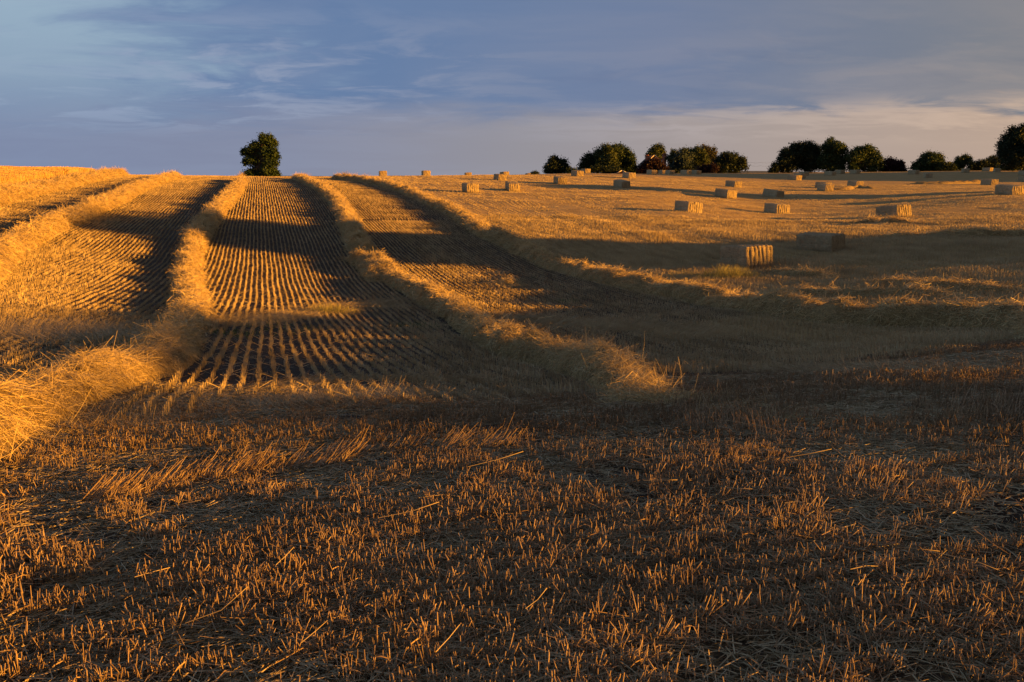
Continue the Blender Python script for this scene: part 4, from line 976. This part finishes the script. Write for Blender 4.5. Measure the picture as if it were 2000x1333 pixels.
# ------------------------------------------------------------------ the wood and hedge beside the field on the sun's side, unseen, outlines shaped to lay their shade over it
SH = np.array([math.sin(SUN_AZ), math.cos(SUN_AZ)]); PH = np.array([-SH[1], SH[0]])
TAN = math.tan(SUN_EL)
def shade_block(name, label, w0, w1, top, bot, s=72., leaf=.34, r=.62, cat='tree', mat='dark', stem=True, thick=1.4, dens=1.6, fine=None):
    """foliage filling the band w0..w1 (metres across the sun) between two heights measured against the sun ray through eye height"""
    rng = np.random.default_rng(int(w0*31+5000)); lobes = []; caps = []
    wm = (w0+w1)/2; cx, cy = SH*s+PH*wm; g0 = float(ground(cx, cy))
    for w in np.arange(w0+r*.6, w1-r*.3, r*1.15):
        x, y = SH*s+PH*w; g = float(ground(x, y)); zt = EYE+top(w)+s*TAN+.16*float(vnoise(np.array([w*1.1]), np.array([3.]), 71)[0]); zb = max(g+.1, EYE+bot(w)+s*TAN) if bot else g+.1
        if fine:                             # small twigs along the clipped top, bigger boughs below
            for w2 in np.arange(w-r*.57, w+r*.57, .2):
                x2, y2 = SH*s+PH*w2; z2 = EYE+top(w2)+s*TAN+.10*float(vnoise(np.array([w2*1.3]), np.array([3.]), 71)[0])
                for k in range(3): caps.append(((x2+rng.uniform(-.4, .4)*SH[0], y2+rng.uniform(-.4, .4)*SH[1], z2-.12-.2*k), .17))
            zt -= .42
        z = zt-r*.85
        z = max(z, zb+r*.6)
        while z > zb+r*.5:
            for k in (-1, 1):
                rr = r*rng.uniform(.8, 1.1); a, b = rng.uniform(-.2, .2), k*thick*rng.uniform(.2, .6)
                px_, py_ = SH*(s+b)+PH*(w+a); lobes.append(((px_, py_, z+rng.uniform(-.1, .1)), rr))
            z -= r*1.15
    v, f = foliage(rng, [(np.array(c)-np.array((cx, cy, g0)), q) for c, q in lobes], leaf, dens*.55, None)
    if caps: v, f = join([(v, f), foliage(rng, [(np.array(c)-np.array((cx, cy, g0)), q) for c, q in caps], fine, .6, None)])
    o = link(name, None, None, (cx, cy, g0)); link('foliage' if cat == 'hedge' else 'crown', new_mesh('crown', v, f, ML[mat]), o)
    if stem:
        zc = np.mean([c[2] for c, _ in lobes])-g0; bits = [limb((0, 0, -.3), (.1, .1, zc), .12, .08, 8)]
        for c, q in lobes[::5]: bits.append(limb((.05, .05, zc*.8), np.array(c)-np.array((cx, cy, g0)), .035, .015, 4))
        link('trunk', new_mesh('trunk', *join(bits), M_BARK), o)
    return tag(o, label, cat, 'trees along the right field edge' if cat == 'tree' else None)
def prof(*pts): return lambda w: float(np.interp(w, [p[0] for p in pts], [p[1] for p in pts]))
LOWH = prof((-8,-2.2),(-2,-2.05),(1,-1.98),(3,-2.0),(5,-2.05),(5.5,-2.0),(5.9,-1.52),(7.4,-1.50),(7.6,-2.1),(8.6,-2.28),(10.1,-2.45),(12.7,-2.7),(15.6,-3.0),(16.6,-3.3),(17.2,-3.95),(22.5,-3.95),(23.2,-4.0),(34.5,-4.0),(35.5,-3.8),(38,-3.4),(47,-4.6),(70,-5.2))  # hedge top, shaped to set where sun and shade fall
shade_block('field_edge_hedge', 'hedge along the right field edge, outside the photo, beside the foreground', -8, 12, LOWH, None, 70., r=.45, leaf=.30, fine=.09, cat='hedge', stem=False)
shade_block('field_edge_hedge', 'hedge along the right field edge, outside the photo, beside the hollow', 12, 40, LOWH, None, 70., r=.5, leaf=.32, fine=.11, cat='hedge', stem=False)
SLOT = prof((6.4,-1.5),(7.3,-1.5),(7.6,-1.65),(8.8,-1.78),(10.1,-1.95),(10.7,-2.03),(12.7,-2.22),(14.1,-2.26),(15.8,-2.30),(16.6,-2.40),(18,-2.7),(20,-2.92),(22,-3.2),(23.6,-3.7),(25.6,-3.98),(35,-3.98))  # crown undersides, shaped to leave a gap for the low sun
TB = [('wide flat topped tree over the hedge of the right field edge, outside the photo', 8.9, 13.2, prof((8.9,-1.5),(9.7,-1.28),(10.2,-1.2),(13.2,-1.2))),
      ('second flat topped tree over the hedge of the right field edge, outside the photo', 13.0, 17.0, prof((13,-1.22),(16,-1.3),(17,-1.7))),
      ('lower spreading tree over the hedge of the right field edge, outside the photo', 16.8, 20.5, prof((16.8,-2.0),(20.5,-2.15))),
      ('smallest tree in the hedge of the right field edge, outside the photo', 20.4, 24.0, prof((20.4,-2.7),(24,-3.0)))]
for lab, a, b, t_ in TB: shade_block('field_edge_tree', lab, a, b, t_, SLOT, r=.18, leaf=.09, dens=1.1)
shade_block('field_edge_tree', 'tall dense tree on the right field edge, outside the photo, nearer one of two', 36.2, 42.0, prof((36.2,1.8),(38,2.0),(42,2.1)), prof((36.2,.6),(37.2,.6),(37.3,-20)), 72., .40, .85)
shade_block('field_edge_tree', 'tall dense tree on the right field edge, outside the photo, farther one of two', 41.6, 46.8, prof((41.6,2.0),(45.5,1.7),(46.8,.3)), None, 73., .40, .85)
shade_block('field_edge_tree', 'rounded tree farther along the right field edge, outside the photo', 99, 111, prof((99,.6),(104,1.9),(109,1.8),(111,.2)), None, 72., .45, 1.0)
for k, (w, q) in enumerate([(172, 2.2), (184, 2.6), (196, 2.5), (208, 2.3), (220, 1.8)]):
    shade_block('field_edge_tree', ['first', 'second', 'third', 'fourth', 'fifth'][k]+' big tree of the far right wood edge, outside the photo', w-6, w+6, prof((w-6, q-1.2), (w-2, q), (w+3, q), (w+6, q-1)), None, 125., .8, 1.7)
